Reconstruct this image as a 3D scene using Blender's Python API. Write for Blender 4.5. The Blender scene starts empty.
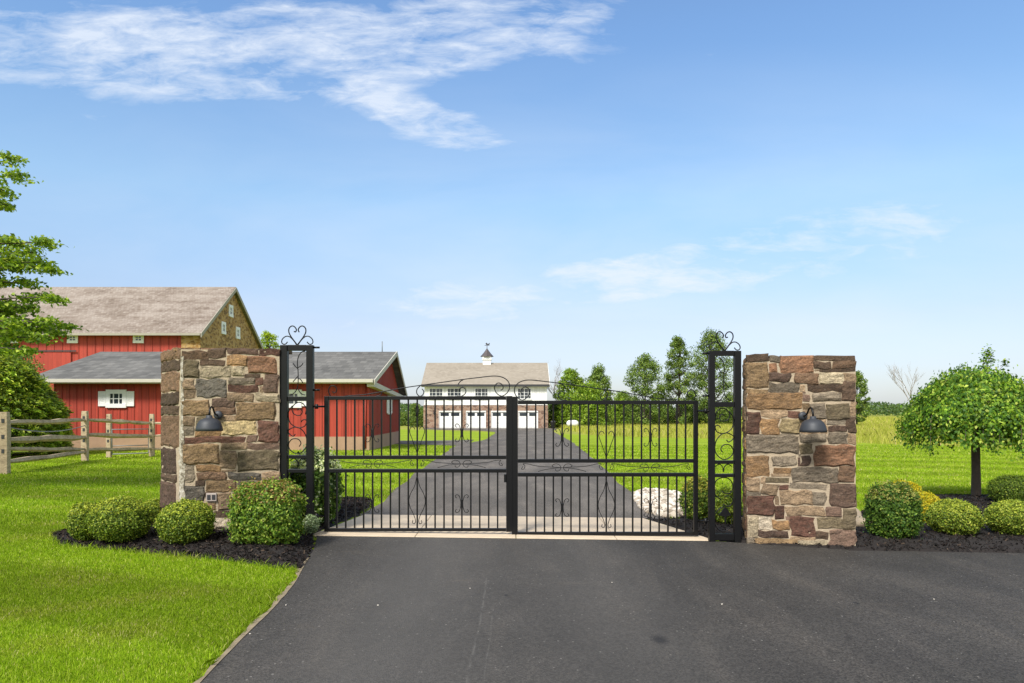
import bpy, math, random
import numpy as np
from mathutils import Vector, noise, Matrix

random.seed(7)
RS = np.random.RandomState(11)
scene = bpy.context.scene
COL = scene.collection
R = math.radians

# ------------------------------------------------------------------ camera
cam_d = bpy.data.cameras.new('camera')
cam = bpy.data.objects.new('camera', cam_d)
COL.objects.link(cam)
cam.location = (0, 0, 1.6)
cam.rotation_euler = (R(90), 0, 0)
cam_d.sensor_width = 36
cam_d.lens = 36 * 700 / 1024
cam_d.shift_y = (410 - 341.5) / 1024
cam_d.clip_end = 6000
scene.camera = cam

# ------------------------------------------------------------------ light
SUN_EL, SUN_AZ = 47, 207      # azimuth clockwise from +Y (view direction); light from behind left
sd = bpy.data.lights.new('sun', 'SUN')
sd.energy = 3.1
sd.angle = R(13)
sd.color = (1, .955, .88)
sun = bpy.data.objects.new('sun', sd)
COL.objects.link(sun)
_a, _e = R(SUN_AZ), R(SUN_EL)
sdir = Vector((math.sin(_a) * math.cos(_e), math.cos(_a) * math.cos(_e), math.sin(_e)))
sun.rotation_euler = sdir.to_track_quat('Z', 'Y').to_euler()

scene.view_settings.view_transform = 'Standard'
scene.view_settings.look = 'None'
scene.view_settings.gamma = 1
scene.view_settings.exposure = 0.68

world = bpy.data.worlds.new('World')
scene.world = world
world.use_nodes = True


class NT:
    """tiny node helper"""
    def __init__(s, nt):
        s.nt = nt

    def n(s, typ, **kw):
        nd = s.nt.nodes.new(typ)
        for k, v in kw.items():
            if k.startswith('i_'):
                nd.inputs[k[2:].replace('_', ' ')].default_value = v
            elif k.startswith('n_'):
                nd.inputs[int(k[2:])].default_value = v
            else:
                setattr(nd, k, v)
        return nd

    def l(s, a, b):
        s.nt.links.new(a, b)

    def m(s, op, a, b=None, c=None, clamp=False):
        nd = s.nt.nodes.new('ShaderNodeMath')
        nd.operation = op
        nd.use_clamp = clamp
        for i, v in enumerate((a, b, c)):
            if v is None:
                continue
            if isinstance(v, (int, float)):
                nd.inputs[i].default_value = v
            else:
                s.l(v, nd.inputs[i])
        return nd.outputs[0]

    def mix(s, f, a, b, mode='MIX'):
        nd = s.nt.nodes.new('ShaderNodeMix')
        nd.data_type = 'RGBA'
        nd.blend_type = mode
        for sock, v in ((nd.inputs[0], f), (nd.inputs[6], a), (nd.inputs[7], b)):
            if isinstance(v, (int, float)):
                sock.default_value = v
            elif isinstance(v, tuple):
                sock.default_value = v if len(v) == 4 else (*v, 1)
            else:
                s.l(v, sock)
        return nd.outputs[2]

    def ramp(s, f, stops):
        nd = s.nt.nodes.new('ShaderNodeValToRGB')
        els = nd.color_ramp.elements
        while len(els) < len(stops):
            els.new(.5)
        for e, (p, c) in zip(els, stops):
            e.position = p
            e.color = c if len(c) == 4 else (*c, 1)
        s.l(f, nd.inputs[0])
        return nd.outputs[0]

    def noise(s, vec, scale, detail=4, rough=.55, dist=0):
        nd = s.n('ShaderNodeTexNoise')
        nd.inputs['Scale'].default_value = scale
        nd.inputs['Detail'].default_value = detail
        nd.inputs['Roughness'].default_value = rough
        nd.inputs['Distortion'].default_value = dist
        if vec is not None:
            s.l(vec, nd.inputs['Vector'])
        return nd.outputs[0]

    def mapping(s, vec, scale=(1, 1, 1), rot=(0, 0, 0), loc=(0, 0, 0)):
        nd = s.n('ShaderNodeMapping')
        nd.inputs['Scale'].default_value = scale
        nd.inputs['Rotation'].default_value = rot
        nd.inputs['Location'].default_value = loc
        s.l(vec, nd.inputs[0])
        return nd.outputs[0]


def build_world():
    nt = world.node_tree
    nt.nodes.clear()
    w = NT(nt)
    out = w.n('ShaderNodeOutputWorld')
    bg = w.n('ShaderNodeBackground')
    bg.inputs[1].default_value = 0.11
    w.l(bg.outputs[0], out.inputs[0])
    sky = w.n('ShaderNodeTexSky')
    sky.sky_type = 'NISHITA'
    sky.sun_disc = False
    sky.sun_elevation = R(SUN_EL)
    sky.sun_rotation = R(SUN_AZ)
    sky.air_density = 1.0
    sky.dust_density = 0.6
    sky.ozone_density = 2.0
    tc = w.n('ShaderNodeTexCoord')
    sep = w.n('ShaderNodeSeparateXYZ')
    w.l(tc.outputs['Generated'], sep.inputs[0])
    X, Y, Z = sep.outputs
    ya = w.m('MAXIMUM', w.m('ABSOLUTE', Y), .05)
    a = w.m('DIVIDE', X, ya)
    b = w.m('DIVIDE', Z, ya)
    # the sky is brighter and more saturated in blue than the plain model
    elev = w.m('MAXIMUM', Z, 0)
    tint = w.ramp(elev, SKY_TINT)
    col = w.mix(1.0, sky.outputs[0], tint, 'MULTIPLY')
    # clouds live on a high flat layer
    comb = w.n('ShaderNodeCombineXYZ')
    w.l(a, comb.inputs[0]); w.l(b, comb.inputs[1])
    v = comb.outputs[0]
    vs = w.mapping(v, scale=(3.2, 11, 1), rot=(0, 0, R(-9)))
    n1 = w.noise(vs, 1.6, 9, .62, .35)
    vs2 = w.mapping(v, scale=(9, 30, 1), rot=(0, 0, R(14)))
    n2 = w.noise(vs2, 1.6, 7, .65, .6)
    nn = w.m('ADD', w.m('MULTIPLY', n1, .62), w.m('MULTIPLY', n2, .38))
    tot = None
    for (px, py, sx, sy, rot, amp) in CLOUDS:
        a0, b0 = (px - 512) / 700, (410 - py) / 700
        da = w.m('SUBTRACT', a, a0); db = w.m('SUBTRACT', b, b0)
        c, s_ = math.cos(R(rot)), math.sin(R(rot))
        u = w.m('DIVIDE', w.m('ADD', w.m('MULTIPLY', da, c), w.m('MULTIPLY', db, s_)), sx / 700)
        q = w.m('DIVIDE', w.m('SUBTRACT', w.m('MULTIPLY', db, c), w.m('MULTIPLY', da, s_)), sy / 700)
        r2 = w.m('ADD', w.m('MULTIPLY', u, u), w.m('MULTIPLY', q, q))
        g = w.m('MULTIPLY', w.m('EXPONENT', w.m('MULTIPLY', w.m('MULTIPLY', r2, r2), -.6)), amp)
        tot = g if tot is None else w.m('ADD', tot, g)
    tot = w.m('MINIMUM', tot, 1.0)
    dens = w.m('ADD', w.m('SUBTRACT', nn, .5), w.m('MULTIPLY', w.m('SUBTRACT', tot, .6), .25))
    dens = w.m('MULTIPLY', dens, 5.2, clamp=True)
    streak = w.noise(w.mapping(v, scale=(14, 60, 1), rot=(0, 0, R(10))), 1.8, 6, .7, .5)
    dens = w.m('MULTIPLY', dens, w.m('ADD', .55, w.m('MULTIPLY', streak, .8)), clamp=True)
    dens = w.m('MULTIPLY', dens, w.m('MULTIPLY', tot, 1.0, clamp=True))
    # thin veil everywhere low
    veil = w.m('MULTIPLY', w.m('SUBTRACT', w.noise(w.mapping(v, scale=(1.3, 4.5, 1), rot=(0, 0, R(-8))), 1.6, 6, .55, .3),   .30), 2.2, clamp=True)
    low = w.m('SUBTRACT', 1.0, w.m('MULTIPLY', w.m('MAXIMUM', b, 0), 1.9), clamp=True)
    low = w.m('MULTIPLY', low, w.m('SUBTRACT', 1.25, w.m('MULTIPLY', w.m('ABSOLUTE', w.m('SUBTRACT', a, .1)), 1.0), clamp=True))
    veil = w.m('MULTIPLY', w.m('MULTIPLY', veil, low), .95)
    f = w.m('MAXIMUM', dens, veil)
    f = w.m('MULTIPLY', f, .80)
    col = w.mix(f, col, (4.9, 5.3, 5.9))
    # unseen bright cloud added overhead and behind the camera for neutral fill light
    hi = w.m('MULTIPLY', w.m('SUBTRACT', Z, .56), 4, clamp=True)
    bk = w.m('MULTIPLY', w.m('SUBTRACT', .05, Y), 3, clamp=True)
    n4 = w.noise(tc.outputs['Generated'], 2.6, 6, .6, .4)
    fk = w.m('MULTIPLY', w.m('MAXIMUM', hi, bk), w.m('ADD', .35, w.m('MULTIPLY', w.m('SUBTRACT', n4, .35), 2.2, clamp=True), clamp=True))
    col = w.mix(w.m('MULTIPLY', fk, .85), col, (6.6, 6.3, 5.8))
    w.l(col, bg.inputs[0])


SKY_TINT = [(0, (.56, .60, .74)), (.12, (.90, .81, .86)), (.28, (1.12, 1.21, 1.17)), (.47, (1.08, 1.24, 1.33)), (.7, (1.1, 1.2, 1.3))]
CLOUDS = [(60, 48, 150, 50, -4, .86), (240, 56, 130, 50, -3, .98), (350, 40, 130, 48, 4, .82), (500, 26, 120, 40, 14, .88),
          (450, 132, 70, 24, -10, .92), (400, 108, 60, 18, -12, .6), (590, 45, 40, 36, 10, .45), (75, 122, 60, 14, -5, .42), (830, 245, 170, 40, 12, .86), (400, 320, 120, 30, 4, .7),
          (520, 288, 120, 34, 0, .78), (670, 268, 110, 26, 8, .72), (706, 58, 22, 12, -10, .5), (672, 118, 26, 8, 5, .5)]
build_world()

# ------------------------------------------------------------------ helpers


def srgb(r, g, b, k=1.0):
    def f(c):
        c /= 255
        return (c / 12.92 if c <= .04045 else ((c + .055) / 1.055) ** 2.4) * k
    return (f(r), f(g), f(b), 1)


def smooth(t):
    t = max(0.0, min(1.0, t))
    return t * t * (3 - 2 * t)


def G(x, y):
    s = -0.013 * max(-6, min(6, x)) * (1 - smooth((y - 13) / 15))
    return s - 0.0085 * max(0, min(y, 88) - 10)


def gp(px, py, dz=0.0):
    """ground point seen at a picture position"""
    Y = 10.0
    for _ in range(60):
        X = (px - 512) * Y / 700
        Y2 = (1.6 - G(X, Y) - dz) * 700 / (py - 410)
        Y = .5 * Y + .5 * min(Y2, 400)
    return ((px - 512) * Y / 700, Y)


def tag(o, label=None, cat=None, group=None, kind=None):
    if label: o['label'] = label
    if cat: o['category'] = cat
    if group: o['group'] = group
    if kind: o['kind'] = kind
    return o


def thing(name, label, cat, loc, group=None):
    o = bpy.data.objects.new(name, None)
    o.empty_display_size = .2
    COL.objects.link(o)
    o.location = loc
    return tag(o, label, cat, group)


def wloc(o):
    v = Vector((0, 0, 0))
    while o is not None:
        v = v + o.location
        o = o.parent
    return v


def link_mesh(name, me, mat, parent=None, base=None):
    """mesh vertices are in world metres; shift them into the parent's space or to a base point"""
    o = bpy.data.objects.new(name, me)
    COL.objects.link(o)
    if parent is not None:
        o.parent = parent
        me.transform(Matrix.Translation(-wloc(parent)))
    elif base is not None:
        me.transform(Matrix.Translation(-Vector(base)))
        o.location = base
    if mat is not None:
        me.materials.append(mat)
    return o


class MB:
    def __init__(s):
        s.v = []; s.f = []; s.c = []; s.sm = []

    def add(s, vs, fs, col=None, smooth=False):
        k = len(s.v)
        s.v += [tuple(p) for p in vs]
        s.f += [tuple(i + k for i in f) for f in fs]
        s.sm += [smooth] * len(fs)
        s.c += [col or (1, 1, 1, 1)] * len(vs)
        return s

    def box(s, x0, x1, y0, y1, z0, z1, col=None):
        vs = [(x, y, z) for z in (z0, z1) for y in (y0, y1) for x in (x0, x1)]
        fs = [(0, 2, 3, 1), (4, 5, 7, 6), (0, 1, 5, 4), (2, 6, 7, 3), (0, 4, 6, 2), (1, 3, 7, 5)]
        return s.add(vs, fs, col)

    def obox(s, c, u, v, w, col=None):
        """box with centre c and half-axis vectors u, v, w"""
        c, u, v, w = map(Vector, (c, u, v, w))
        vs = [c + a * u + b * v + d * w for d in (-1, 1) for b in (-1, 1) for a in (-1, 1)]
        fs = [(0, 2, 3, 1), (4, 5, 7, 6), (0, 1, 5, 4), (2, 6, 7, 3), (0, 4, 6, 2), (1, 3, 7, 5)]
        return s.add(vs, fs, col)

    def beam(s, a, b, w, h, up=(0, 0, 1), col=None):
        a, b = Vector(a), Vector(b)
        d = b - a
        up = Vector(up)
        sx = d.cross(up)
        if sx.length < 1e-6:
            sx = Vector((1, 0, 0))
        sx.normalize()
        uu = sx.cross(d).normalized()
        return s.obox((a + b) / 2, sx * w / 2, d / 2, uu * h / 2, col)

    def prism(s, poly, ext, col=None):
        """poly: list of 3D points (planar), ext: extrusion vector"""
        n = len(poly)
        e = Vector(ext)
        vs = [Vector(p) for p in poly] + [Vector(p) + e for p in poly]
        fs = [tuple(range(n)), tuple(range(2 * n - 1, n - 1, -1))]
        fs += [(i, i + n, (i + 1) % n + n, (i + 1) % n) for i in range(n)]
        return s.add(vs, fs, col)

    def tube(s, pts, r, n=7, col=None, cap=True):
        pts = [Vector(p) for p in pts]
        rs = r if isinstance(r, (list, tuple)) else [r] * len(pts)
        vs, fs = [], []
        prev = None
        for i, p in enumerate(pts):
            t = (pts[min(i + 1, len(pts) - 1)] - pts[max(i - 1, 0)])
            if t.length < 1e-9:
                t = Vector((0, 0, 1))
            t.normalize()
            if prev is None:
                ref = Vector((0, 1, 0)) if abs(t.y) < .9 else Vector((1, 0, 0))
                a = t.cross(ref).normalized()
            else:
                a = (prev - t * prev.dot(t))
                if a.length < 1e-6:
                    a = t.cross(Vector((0, 1, 0.01)))
                a.normalize()
            prev = a
            b = t.cross(a)
            for k in range(n):
                th = 2 * math.pi * k / n
                vs.append(p + (a * math.cos(th) + b * math.sin(th)) * rs[i])
        for i in range(len(pts) - 1):
            for k in range(n):
                k2 = (k + 1) % n
                fs.append((i * n + k, i * n + k2, (i + 1) * n + k2, (i + 1) * n + k))
        if cap:
            fs.append(tuple(range(n - 1, -1, -1)))
            fs.append(tuple(range((len(pts) - 1) * n, len(pts) * n)))
        return s.add(vs, fs, col, True)

    def lathe(s, prof, c, n=24, axis=(0, 0, 1), col=None):
        """prof: list of (radius, height)"""
        ax = Vector(axis).normalized()
        ref = Vector((1, 0, 0)) if abs(ax.x) < .9 else Vector((0, 1, 0))
        a = ax.cross(ref).normalized(); b = ax.cross(a)
        c = Vector(c)
        vs, fs = [], []
        for (r, h) in prof:
            for k in range(n):
                th = 2 * math.pi * k / n
                vs.append(c + ax * h + (a * math.cos(th) + b * math.sin(th)) * max(r, 1e-4))
        for i in range(len(prof) - 1):
            for k in range(n):
                k2 = (k + 1) % n
                fs.append((i * n + k, i * n + k2, (i + 1) * n + k2, (i + 1) * n + k))
        return s.add(vs, fs, col, True)

    def build(s, name, mat, parent=None, base=None, bevel=0, color=False):
        me = bpy.data.meshes.new(name)
        me.from_pydata(s.v, [], s.f)
        me.polygons.foreach_set('use_smooth', s.sm)
        if color:
            at = me.color_attributes.new('Col', 'FLOAT_COLOR', 'POINT')
            at.data.foreach_set('color', np.array(s.c, dtype=np.float32).ravel())
        me.update()
        o = link_mesh(name, me, mat, parent, base)
        if bevel:
            md = o.modifiers.new('bevel', 'BEVEL')
            md.width = bevel
            md.segments = 2
            md.limit_method = 'ANGLE'
        return o


def np_mesh(name, verts, faces_n, mat, parent=None, base=None, cols=None, smooth_=False):
    """verts (F, k, 3): every face has its own k vertices"""
    F, k, _ = verts.shape
    me = bpy.data.meshes.new(name)
    me.vertices.add(F * k)
    me.vertices.foreach_set('co', verts.astype(np.float32).ravel())
    me.loops.add(F * k)
    me.loops.foreach_set('vertex_index', np.arange(F * k, dtype=np.int32))
    me.polygons.add(F)
    me.polygons.foreach_set('loop_start', np.arange(0, F * k, k, dtype=np.int32))
    me.polygons.foreach_set('loop_total', np.full(F, k, dtype=np.int32))
    me.update(calc_edges=True)
    if cols is not None:
        at = me.color_attributes.new('Col', 'FLOAT_COLOR', 'POINT')
        c = np.repeat(np.concatenate([cols, np.ones((F, 1))], 1), k, axis=0)
        at.data.foreach_set('color', c.astype(np.float32).ravel())
    return link_mesh(name, me, mat, parent, base)


# ------------------------------------------------------------------ materials
def new_mat(name):
    m = bpy.data.materials.new(name)
    m.use_nodes = True
    w = NT(m.node_tree)
    b = m.node_tree.nodes['Principled BSDF']
    return m, w, b


def mat_simple(name, col, rough=.6, metal=0, var=.12, scale=8, bump=.0, bscale=40, spec=.5):
    m, w, b = new_mat(name)
    tc = w.n('ShaderNodeTexCoord')
    n = w.noise(tc.outputs['Object'], scale, 5, .6)
    k = w.m('ADD', 1 - var, w.m('MULTIPLY', n, 2 * var))
    c = w.mix(1.0, col, (1, 1, 1, 1), 'MULTIPLY')
    hsv = w.n('ShaderNodeHueSaturation')
    w.l(c, hsv.inputs['Color'])
    w.l(k, hsv.inputs['Value'])
    w.l(hsv.outputs[0], b.inputs['Base Color'])
    b.inputs['Roughness'].default_value = rough
    b.inputs['Metallic'].default_value = metal
    b.inputs['Specular IOR Level'].default_value = spec
    if bump:
        bn = w.n('ShaderNodeBump')
        bn.inputs['Strength'].default_value = bump
        bn.inputs['Distance'].default_value = .01
        w.l(w.noise(tc.outputs['Object'], bscale, 5, .6), bn.inputs['Height'])
        w.l(bn.outputs[0], b.inputs['Normal'])
    return m


def mat_leaf(name, transl=.35, rough=.55, spec=.3, gain=1.0):
    m, w, b = new_mat(name)
    at = w.n('ShaderNodeVertexColor')
    at.layer_name = 'Col'
    col = at.outputs[0]
    if gain != 1:
        col = w.mix(1.0, col, (gain, gain, gain, 1), 'MULTIPLY')
    w.l(col, b.inputs['Base Color'])
    b.inputs['Roughness'].default_value = rough
    b.inputs['Specular IOR Level'].default_value = spec
    tr = w.n('ShaderNodeBsdfTranslucent')
    tcol = w.mix(1.0, col, (1.5, 1.45, .7, 1), 'MULTIPLY')
    w.l(tcol, tr.inputs[0])
    mx = w.n('ShaderNodeMixShader')
    mx.inputs[0].default_value = transl
    w.l(b.outputs[0], mx.inputs[1])
    w.l(tr.outputs[0], mx.inputs[2])
    w.l(mx.outputs[0], m.node_tree.nodes['Material Output'].inputs[0])
    return m


LEAF = mat_leaf('leaf', gain=1.3)
GRASSM = mat_leaf('grass_blade', .3, .6, .15, gain=1.25)


def mat_lawn():
    m, w, b = new_mat('lawn')
    tc = w.n('ShaderNodeTexCoord')
    P = tc.outputs['Object']
    n1 = w.noise(P, .35, 5, .6)
    n2 = w.noise(P, 6, 6, .7)
    n3 = w.noise(w.mapping(P, scale=(1, .35, 1)), 40, 4, .7)
    f = w.m('ADD', w.m('MULTIPLY', n1, .35), w.m('ADD', w.m('MULTIPLY', n2, .3), w.m('MULTIPLY', n3, .35)))
    c = w.ramp(f, [(.30, (.12, .19, .009)), (.46, (.215, .30, .010)), (.56, (.27, .355, .014)), (.70, (.36, .42, .035))])
    # far rough meadow, beyond a slanting line
    sep = w.n('ShaderNodeSeparateXYZ')
    w.l(P, sep.inputs[0])
    # mown bands
    st = w.m('SINE', w.m('MULTIPLY', w.m('ADD', w.m('MULTIPLY', sep.outputs[0], .35), sep.outputs[1]), 2.4))
    st = w.m('ADD', .90, w.m('MULTIPLY', w.m('MULTIPLY', st, 3, clamp=True), .20))
    hv = w.n('ShaderNodeHueSaturation')
    w.l(c, hv.inputs['Color'])
    w.l(st, hv.inputs['Value'])
    mead = w.m('MULTIPLY', w.m('SUBTRACT', sep.outputs[1], w.m('SUBTRACT', 62, w.m('MULTIPLY', sep.outputs[0], 1.2))), .3, clamp=True)
    mc = w.ramp(w.noise(w.mapping(P, scale=(.5, 1, 1)), .5, 6, .65), [(.3, (.22, .25, .03)), (.55, (.30, .31, .05)), (.75, (.38, .36, .09))])
    col = w.mix(mead, hv.outputs[0], mc)
    w.l(col, b.inputs['Base Color'])
    b.inputs['Roughness'].default_value = .9
    b.inputs['Specular IOR Level'].default_value = .15
    bn = w.n('ShaderNodeBump')
    bn.inputs['Strength'].default_value = .6
    bn.inputs['Distance'].default_value = .04
    w.l(w.noise(P, 55, 5, .75), bn.inputs['Height'])
    w.l(bn.outputs[0], b.inputs['Normal'])
    return m


def mat_asphalt(name, front=True, gain=1.0):
    m, w, b = new_mat(name)
    tc = w.n('ShaderNodeTexCoord')
    P = tc.outputs['Object']
    grain = w.n('ShaderNodeTexVoronoi')
    grain.inputs['Scale'].default_value = 95
    w.l(w.mapping(P, scale=(1, .8, 1)), grain.inputs['Vector'])
    gr = w.n('ShaderNodeSeparateColor')
    w.l(grain.outputs['Color'], gr.inputs[0])
    f1 = w.noise(P, .45, 5, .6)
    f2 = w.noise(w.mapping(P, scale=(1.6, .35, 1), rot=(0, 0, R(4))), 1.1, 6, .65, .4)
    f3 = w.noise(P, 140, 2, .6)
    k = w.m('ADD', w.m('MULTIPLY', f1, 1.1), w.m('MULTIPLY', f2, 1.0))
    k = w.m('MULTIPLY', w.m('SUBTRACT', k, .12), 1.08 if front else 2.85)
    sp = w.m('ADD', .55, w.m('MULTIPLY', gr.outputs[0], .90))
    k = w.m('MULTIPLY', k, sp)
    k = w.m('MULTIPLY', k, w.m('ADD', .75, w.m('MULTIPLY', f3, .5)))
    base = w.mix(w.m('MULTIPLY', w.m('SUBTRACT', f2, .5), 3, clamp=True), (.046, .042, .037, 1) if front else (.043, .0375, .031, 1), (.060, .052, .043, 1))
    hv = w.n('ShaderNodeHueSaturation')
    w.l(base, hv.inputs['Color'])
    w.l(k, hv.inputs['Value'])
    col = hv.outputs[0]
    # pale stone specks in the surface
    specks = w.m('GREATER_THAN', gr.outputs[1], .997)
    col = w.mix(w.m('MULTIPLY', specks, .45), col, (.30, .28, .25, 1))
    if front:
        sep = w.n('ShaderNodeSeparateXYZ')
        w.l(P, sep.inputs[0])
        X, Y = sep.outputs[0], sep.outputs[1]
        wob = w.m('MULTIPLY', w.m('SUBTRACT', w.noise(P, 1.3, 4, .6), .5), .16)
        # worn paler wheel lanes running to the gate
        for (x0, wd, am) in ((-.85, .75, .34), (.75, .6, .2)):
            d = w.m('DIVIDE', w.m('SUBTRACT', w.m('ADD', X, w.m('MULTIPLY', wob, 2.2)), x0), wd)
            g_ = w.m('EXPONENT', w.m('MULTIPLY', w.m('MULTIPLY', d, d), -1))
            col = w.mix(w.m('MULTIPLY', g_, am), col, (.125, .118, .108, 1))
        # paler worn paving seams running toward the gate
        for (x0, sl, wd, y0, y1, am) in ((-.26, .012, .012, 3.0, 6.6, .26), (-.16, .004, .008, 3.2, 5.4, .2)):
            d = w.m('ABSOLUTE', w.m('SUBTRACT', w.m('SUBTRACT', X, x0), w.m('ADD', w.m('MULTIPLY', w.m('SUBTRACT', Y, 4), sl), w.m('MULTIPLY', wob, .35))))
            ln = w.m('SUBTRACT', 1, w.m('DIVIDE', d, wd), clamp=True)
            en = w.m('MULTIPLY', w.m('GREATER_THAN', Y, y0), w.m('LESS_THAN', Y, y1))
            brk = w.m('MULTIPLY', w.m('SUBTRACT', w.noise(P, 7, 3, .7), .38), 5, clamp=True)
            col = w.mix(w.m('MULTIPLY', w.m('MULTIPLY', ln, en), w.m('MULTIPLY', brk, am)), col, (.22, .21, .19, 1))
        # oil spots
        for (x0, y0, r) in ((1.03, 4.88, .075), (-.05, 6.0, .03), (2.9, 5.9, .035)):
            dx = w.m('SUBTRACT', X, x0); dy = w.m('SUBTRACT', Y, y0)
            d = w.m('SQRT', w.m('ADD', w.m('MULTIPLY', dx, dx), w.m('MULTIPLY', w.m('MULTIPLY', dy, dy), .35)))
            d = w.m('ADD', d, w.m('MULTIPLY', wob, .12))
            sp_ = w.m('MULTIPLY', w.m('SUBTRACT', 1, w.m('DIVIDE', d, r), clamp=True), 1.4, clamp=True)
            col = w.mix(w.m('MULTIPLY', sp_, .75), col, (.012, .012, .013, 1))
        # tan dusty patches near the right border
        dust = w.m('MULTIPLY', w.m('SUBTRACT', w.noise(w.mapping(P, scale=(.7, 2.2, 1)), 1.1, 6, .65), .62), 5, clamp=True)
        col = w.mix(w.m('MULTIPLY', dust, .18), col, (.22, .17, .12, 1))
    w.l(col, b.inputs['Base Color'])
    b.inputs['Roughness'].default_value = .82
    b.inputs['Specular IOR Level'].default_value = .3
    bn = w.n('ShaderNodeBump')
    bn.inputs['Strength'].default_value = .7
    bn.inputs['Distance'].default_value = .006
    w.l(grain.outputs['Distance'], bn.inputs['Height'])
    w.l(bn.outputs[0], b.inputs['Normal'])
    return m


def mat_stone():
    m, w, b = new_mat('fieldstone')
    at = w.n('ShaderNodeVertexColor'); at.layer_name = 'Col'
    tc = w.n('ShaderNodeTexCoord')
    P = tc.outputs['Object']
    n1 = w.noise(w.mapping(P, scale=(1, 1, 2.2)), 9, 7, .68, .3)
    n2 = w.noise(P, 60, 5, .7)
    n3 = w.noise(P, 22, 5, .7)
    k = w.m('ADD', w.m('MULTIPLY', n1, 2.3), w.m('MULTIPLY', n2, 2.0))
    k = w.m('SUBTRACT', k, 1.13)
    hv = w.n('ShaderNodeHueSaturation')
    hv.inputs['Saturation'].default_value = .86
    w.l(at.outputs[0], hv.inputs['Color']); w.l(k, hv.inputs['Value'])
    n5 = w.noise(w.mapping(P, scale=(1, 1, 2.6)), 17, 6, .75, .8)
    dk = w.m('MULTIPLY', w.m('MULTIPLY', w.m('SUBTRACT', n5, .47), 4.5, clamp=True), .75)
    n6 = w.noise(P, 3.2, 4, .6)
    # rust bloom and pale lichen that belong to the stones
    c = w.mix(w.m('MULTIPLY', w.m('SUBTRACT', n3, .55), 2.2, clamp=True), hv.outputs[0], (.22, .135, .07, 1))
    c = w.mix(dk, c, (.065, .05, .038, 1))
    c = w.mix(w.m('MULTIPLY', w.m('MULTIPLY', w.m('SUBTRACT', n6, .52), 4, clamp=True), .25), c, (.16, .12, .085, 1))
    n4 = w.noise(P, 34, 5, .72)
    c = w.mix(w.m('MULTIPLY', w.m('MULTIPLY', w.m('SUBTRACT', n4, .60), 5, clamp=True), .55), c, (.46, .40, .29, 1))
    w.l(c, b.inputs['Base Color'])
    b.inputs['Roughness'].default_value = .9
    b.inputs['Specular IOR Level'].default_value = .25
    bn = w.n('ShaderNodeBump')
    bn.inputs['Strength'].default_value = 1.0
    bn.inputs['Distance'].default_value = .022
    w.l(w.noise(P, 45, 7, .7), bn.inputs['Height'])
    w.l(bn.outputs[0], b.inputs['Normal'])
    return m


def mat_siding(name, col, spacing, axis=0, lo=.8):
    """painted upright boards with weathering"""
    m, w, b = new_mat(name)
    tc = w.n('ShaderNodeTexCoord')
    P = tc.outputs['Object']
    sep = w.n('ShaderNodeSeparateXYZ'); w.l(P, sep.inputs[0])
    u = w.m('ADD', sep.outputs[0], sep.outputs[1])
    bid = w.m('FLOOR', w.m('DIVIDE', u, spacing))
    wn = w.n('ShaderNodeTexWhiteNoise'); wn.noise_dimensions = '1D'
    w.l(bid, wn.inputs['W'])
    fr = w.m('FRACT', w.m('DIVIDE', u, spacing))
    gap = w.m('LESS_THAN', fr, .05)
    n = w.noise(w.mapping(P, scale=(6, 6, .8)), 1.5, 6, .65)
    nb = w.noise(P, .55, 4, .6)
    k = w.m('ADD', lo - .32, w.m('ADD', w.m('MULTIPLY', wn.outputs[0], .2), w.m('ADD', w.m('MULTIPLY', n, .5), w.m('MULTIPLY', nb, .34))))
    hv = w.n('ShaderNodeHueSaturation')
    hv.inputs['Color'].default_value = col
    w.l(k, hv.inputs['Value'])
    c = w.mix(w.m('MULTIPLY', gap, .5), hv.outputs[0], (.05, .012, .008, 1) if col[0] < .6 else (.3, .3, .28, 1))
    w.l(c, b.inputs['Base Color'])
    b.inputs['Roughness'].default_value = .65
    bn = w.n('ShaderNodeBump'); bn.inputs['Strength'].default_value = .6; bn.inputs['Distance'].default_value = .01
    w.l(w.m('SUBTRACT', 1, gap), bn.inputs['Height'])
    w.l(bn.outputs[0], b.inputs['Normal'])
    return m


def mat_roof(name, c1, c2, c3, bw, bh, patch=1.0, slope_scale=1.0):
    m, w, b = new_mat(name)
    tc = w.n('ShaderNodeTexCoord')
    P = tc.outputs['Object']
    sep = w.n('ShaderNodeSeparateXYZ'); w.l(P, sep.inputs[0])
    comb = w.n('ShaderNodeCombineXYZ')
    w.l(sep.outputs[0], comb.inputs[0])
    w.l(w.m('MULTIPLY', sep.outputs[2], slope_scale), comb.inputs[1])
    br = w.n('ShaderNodeTexBrick')
    w.l(comb.outputs[0], br.inputs['Vector'])
    br.inputs['Scale'].default_value = 1
    br.inputs['Brick Width'].default_value = bw
    br.inputs['Row Height'].default_value = bh
    br.inputs['Mortar Size'].default_value = bh * .06
    br.inputs['Color1'].default_value = (.0, .0, .0, 1)
    br.inputs['Color2'].default_value = (1, 1, 1, 1)
    br.inputs['Mortar'].default_value = (.0, .0, .0, 1)
    br.inputs['Bias'].default_value = 0
    n = w.noise(w.mapping(P, scale=(.35, .35, 1.5)), 1.1, 7, .7)
    f = w.m('ADD', w.m('MULTIPLY', br.outputs[0], .24), w.m('MULTIPLY', n, .85 * patch))
    c = w.ramp(f, [(.22, c1), (.5, c2), (.85, c3)])
    w.l(c, b.inputs['Base Color'])
    b.inputs['Roughness'].default_value = .9
    b.inputs['Specular IOR Level'].default_value = .2
    bn = w.n('ShaderNodeBump'); bn.inputs['Strength'].default_value = .7; bn.inputs['Distance'].default_value = .03
    w.l(br.outputs[0], bn.inputs['Height'])
    w.l(bn.outputs[0], b.inputs['Normal'])
    return m


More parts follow.
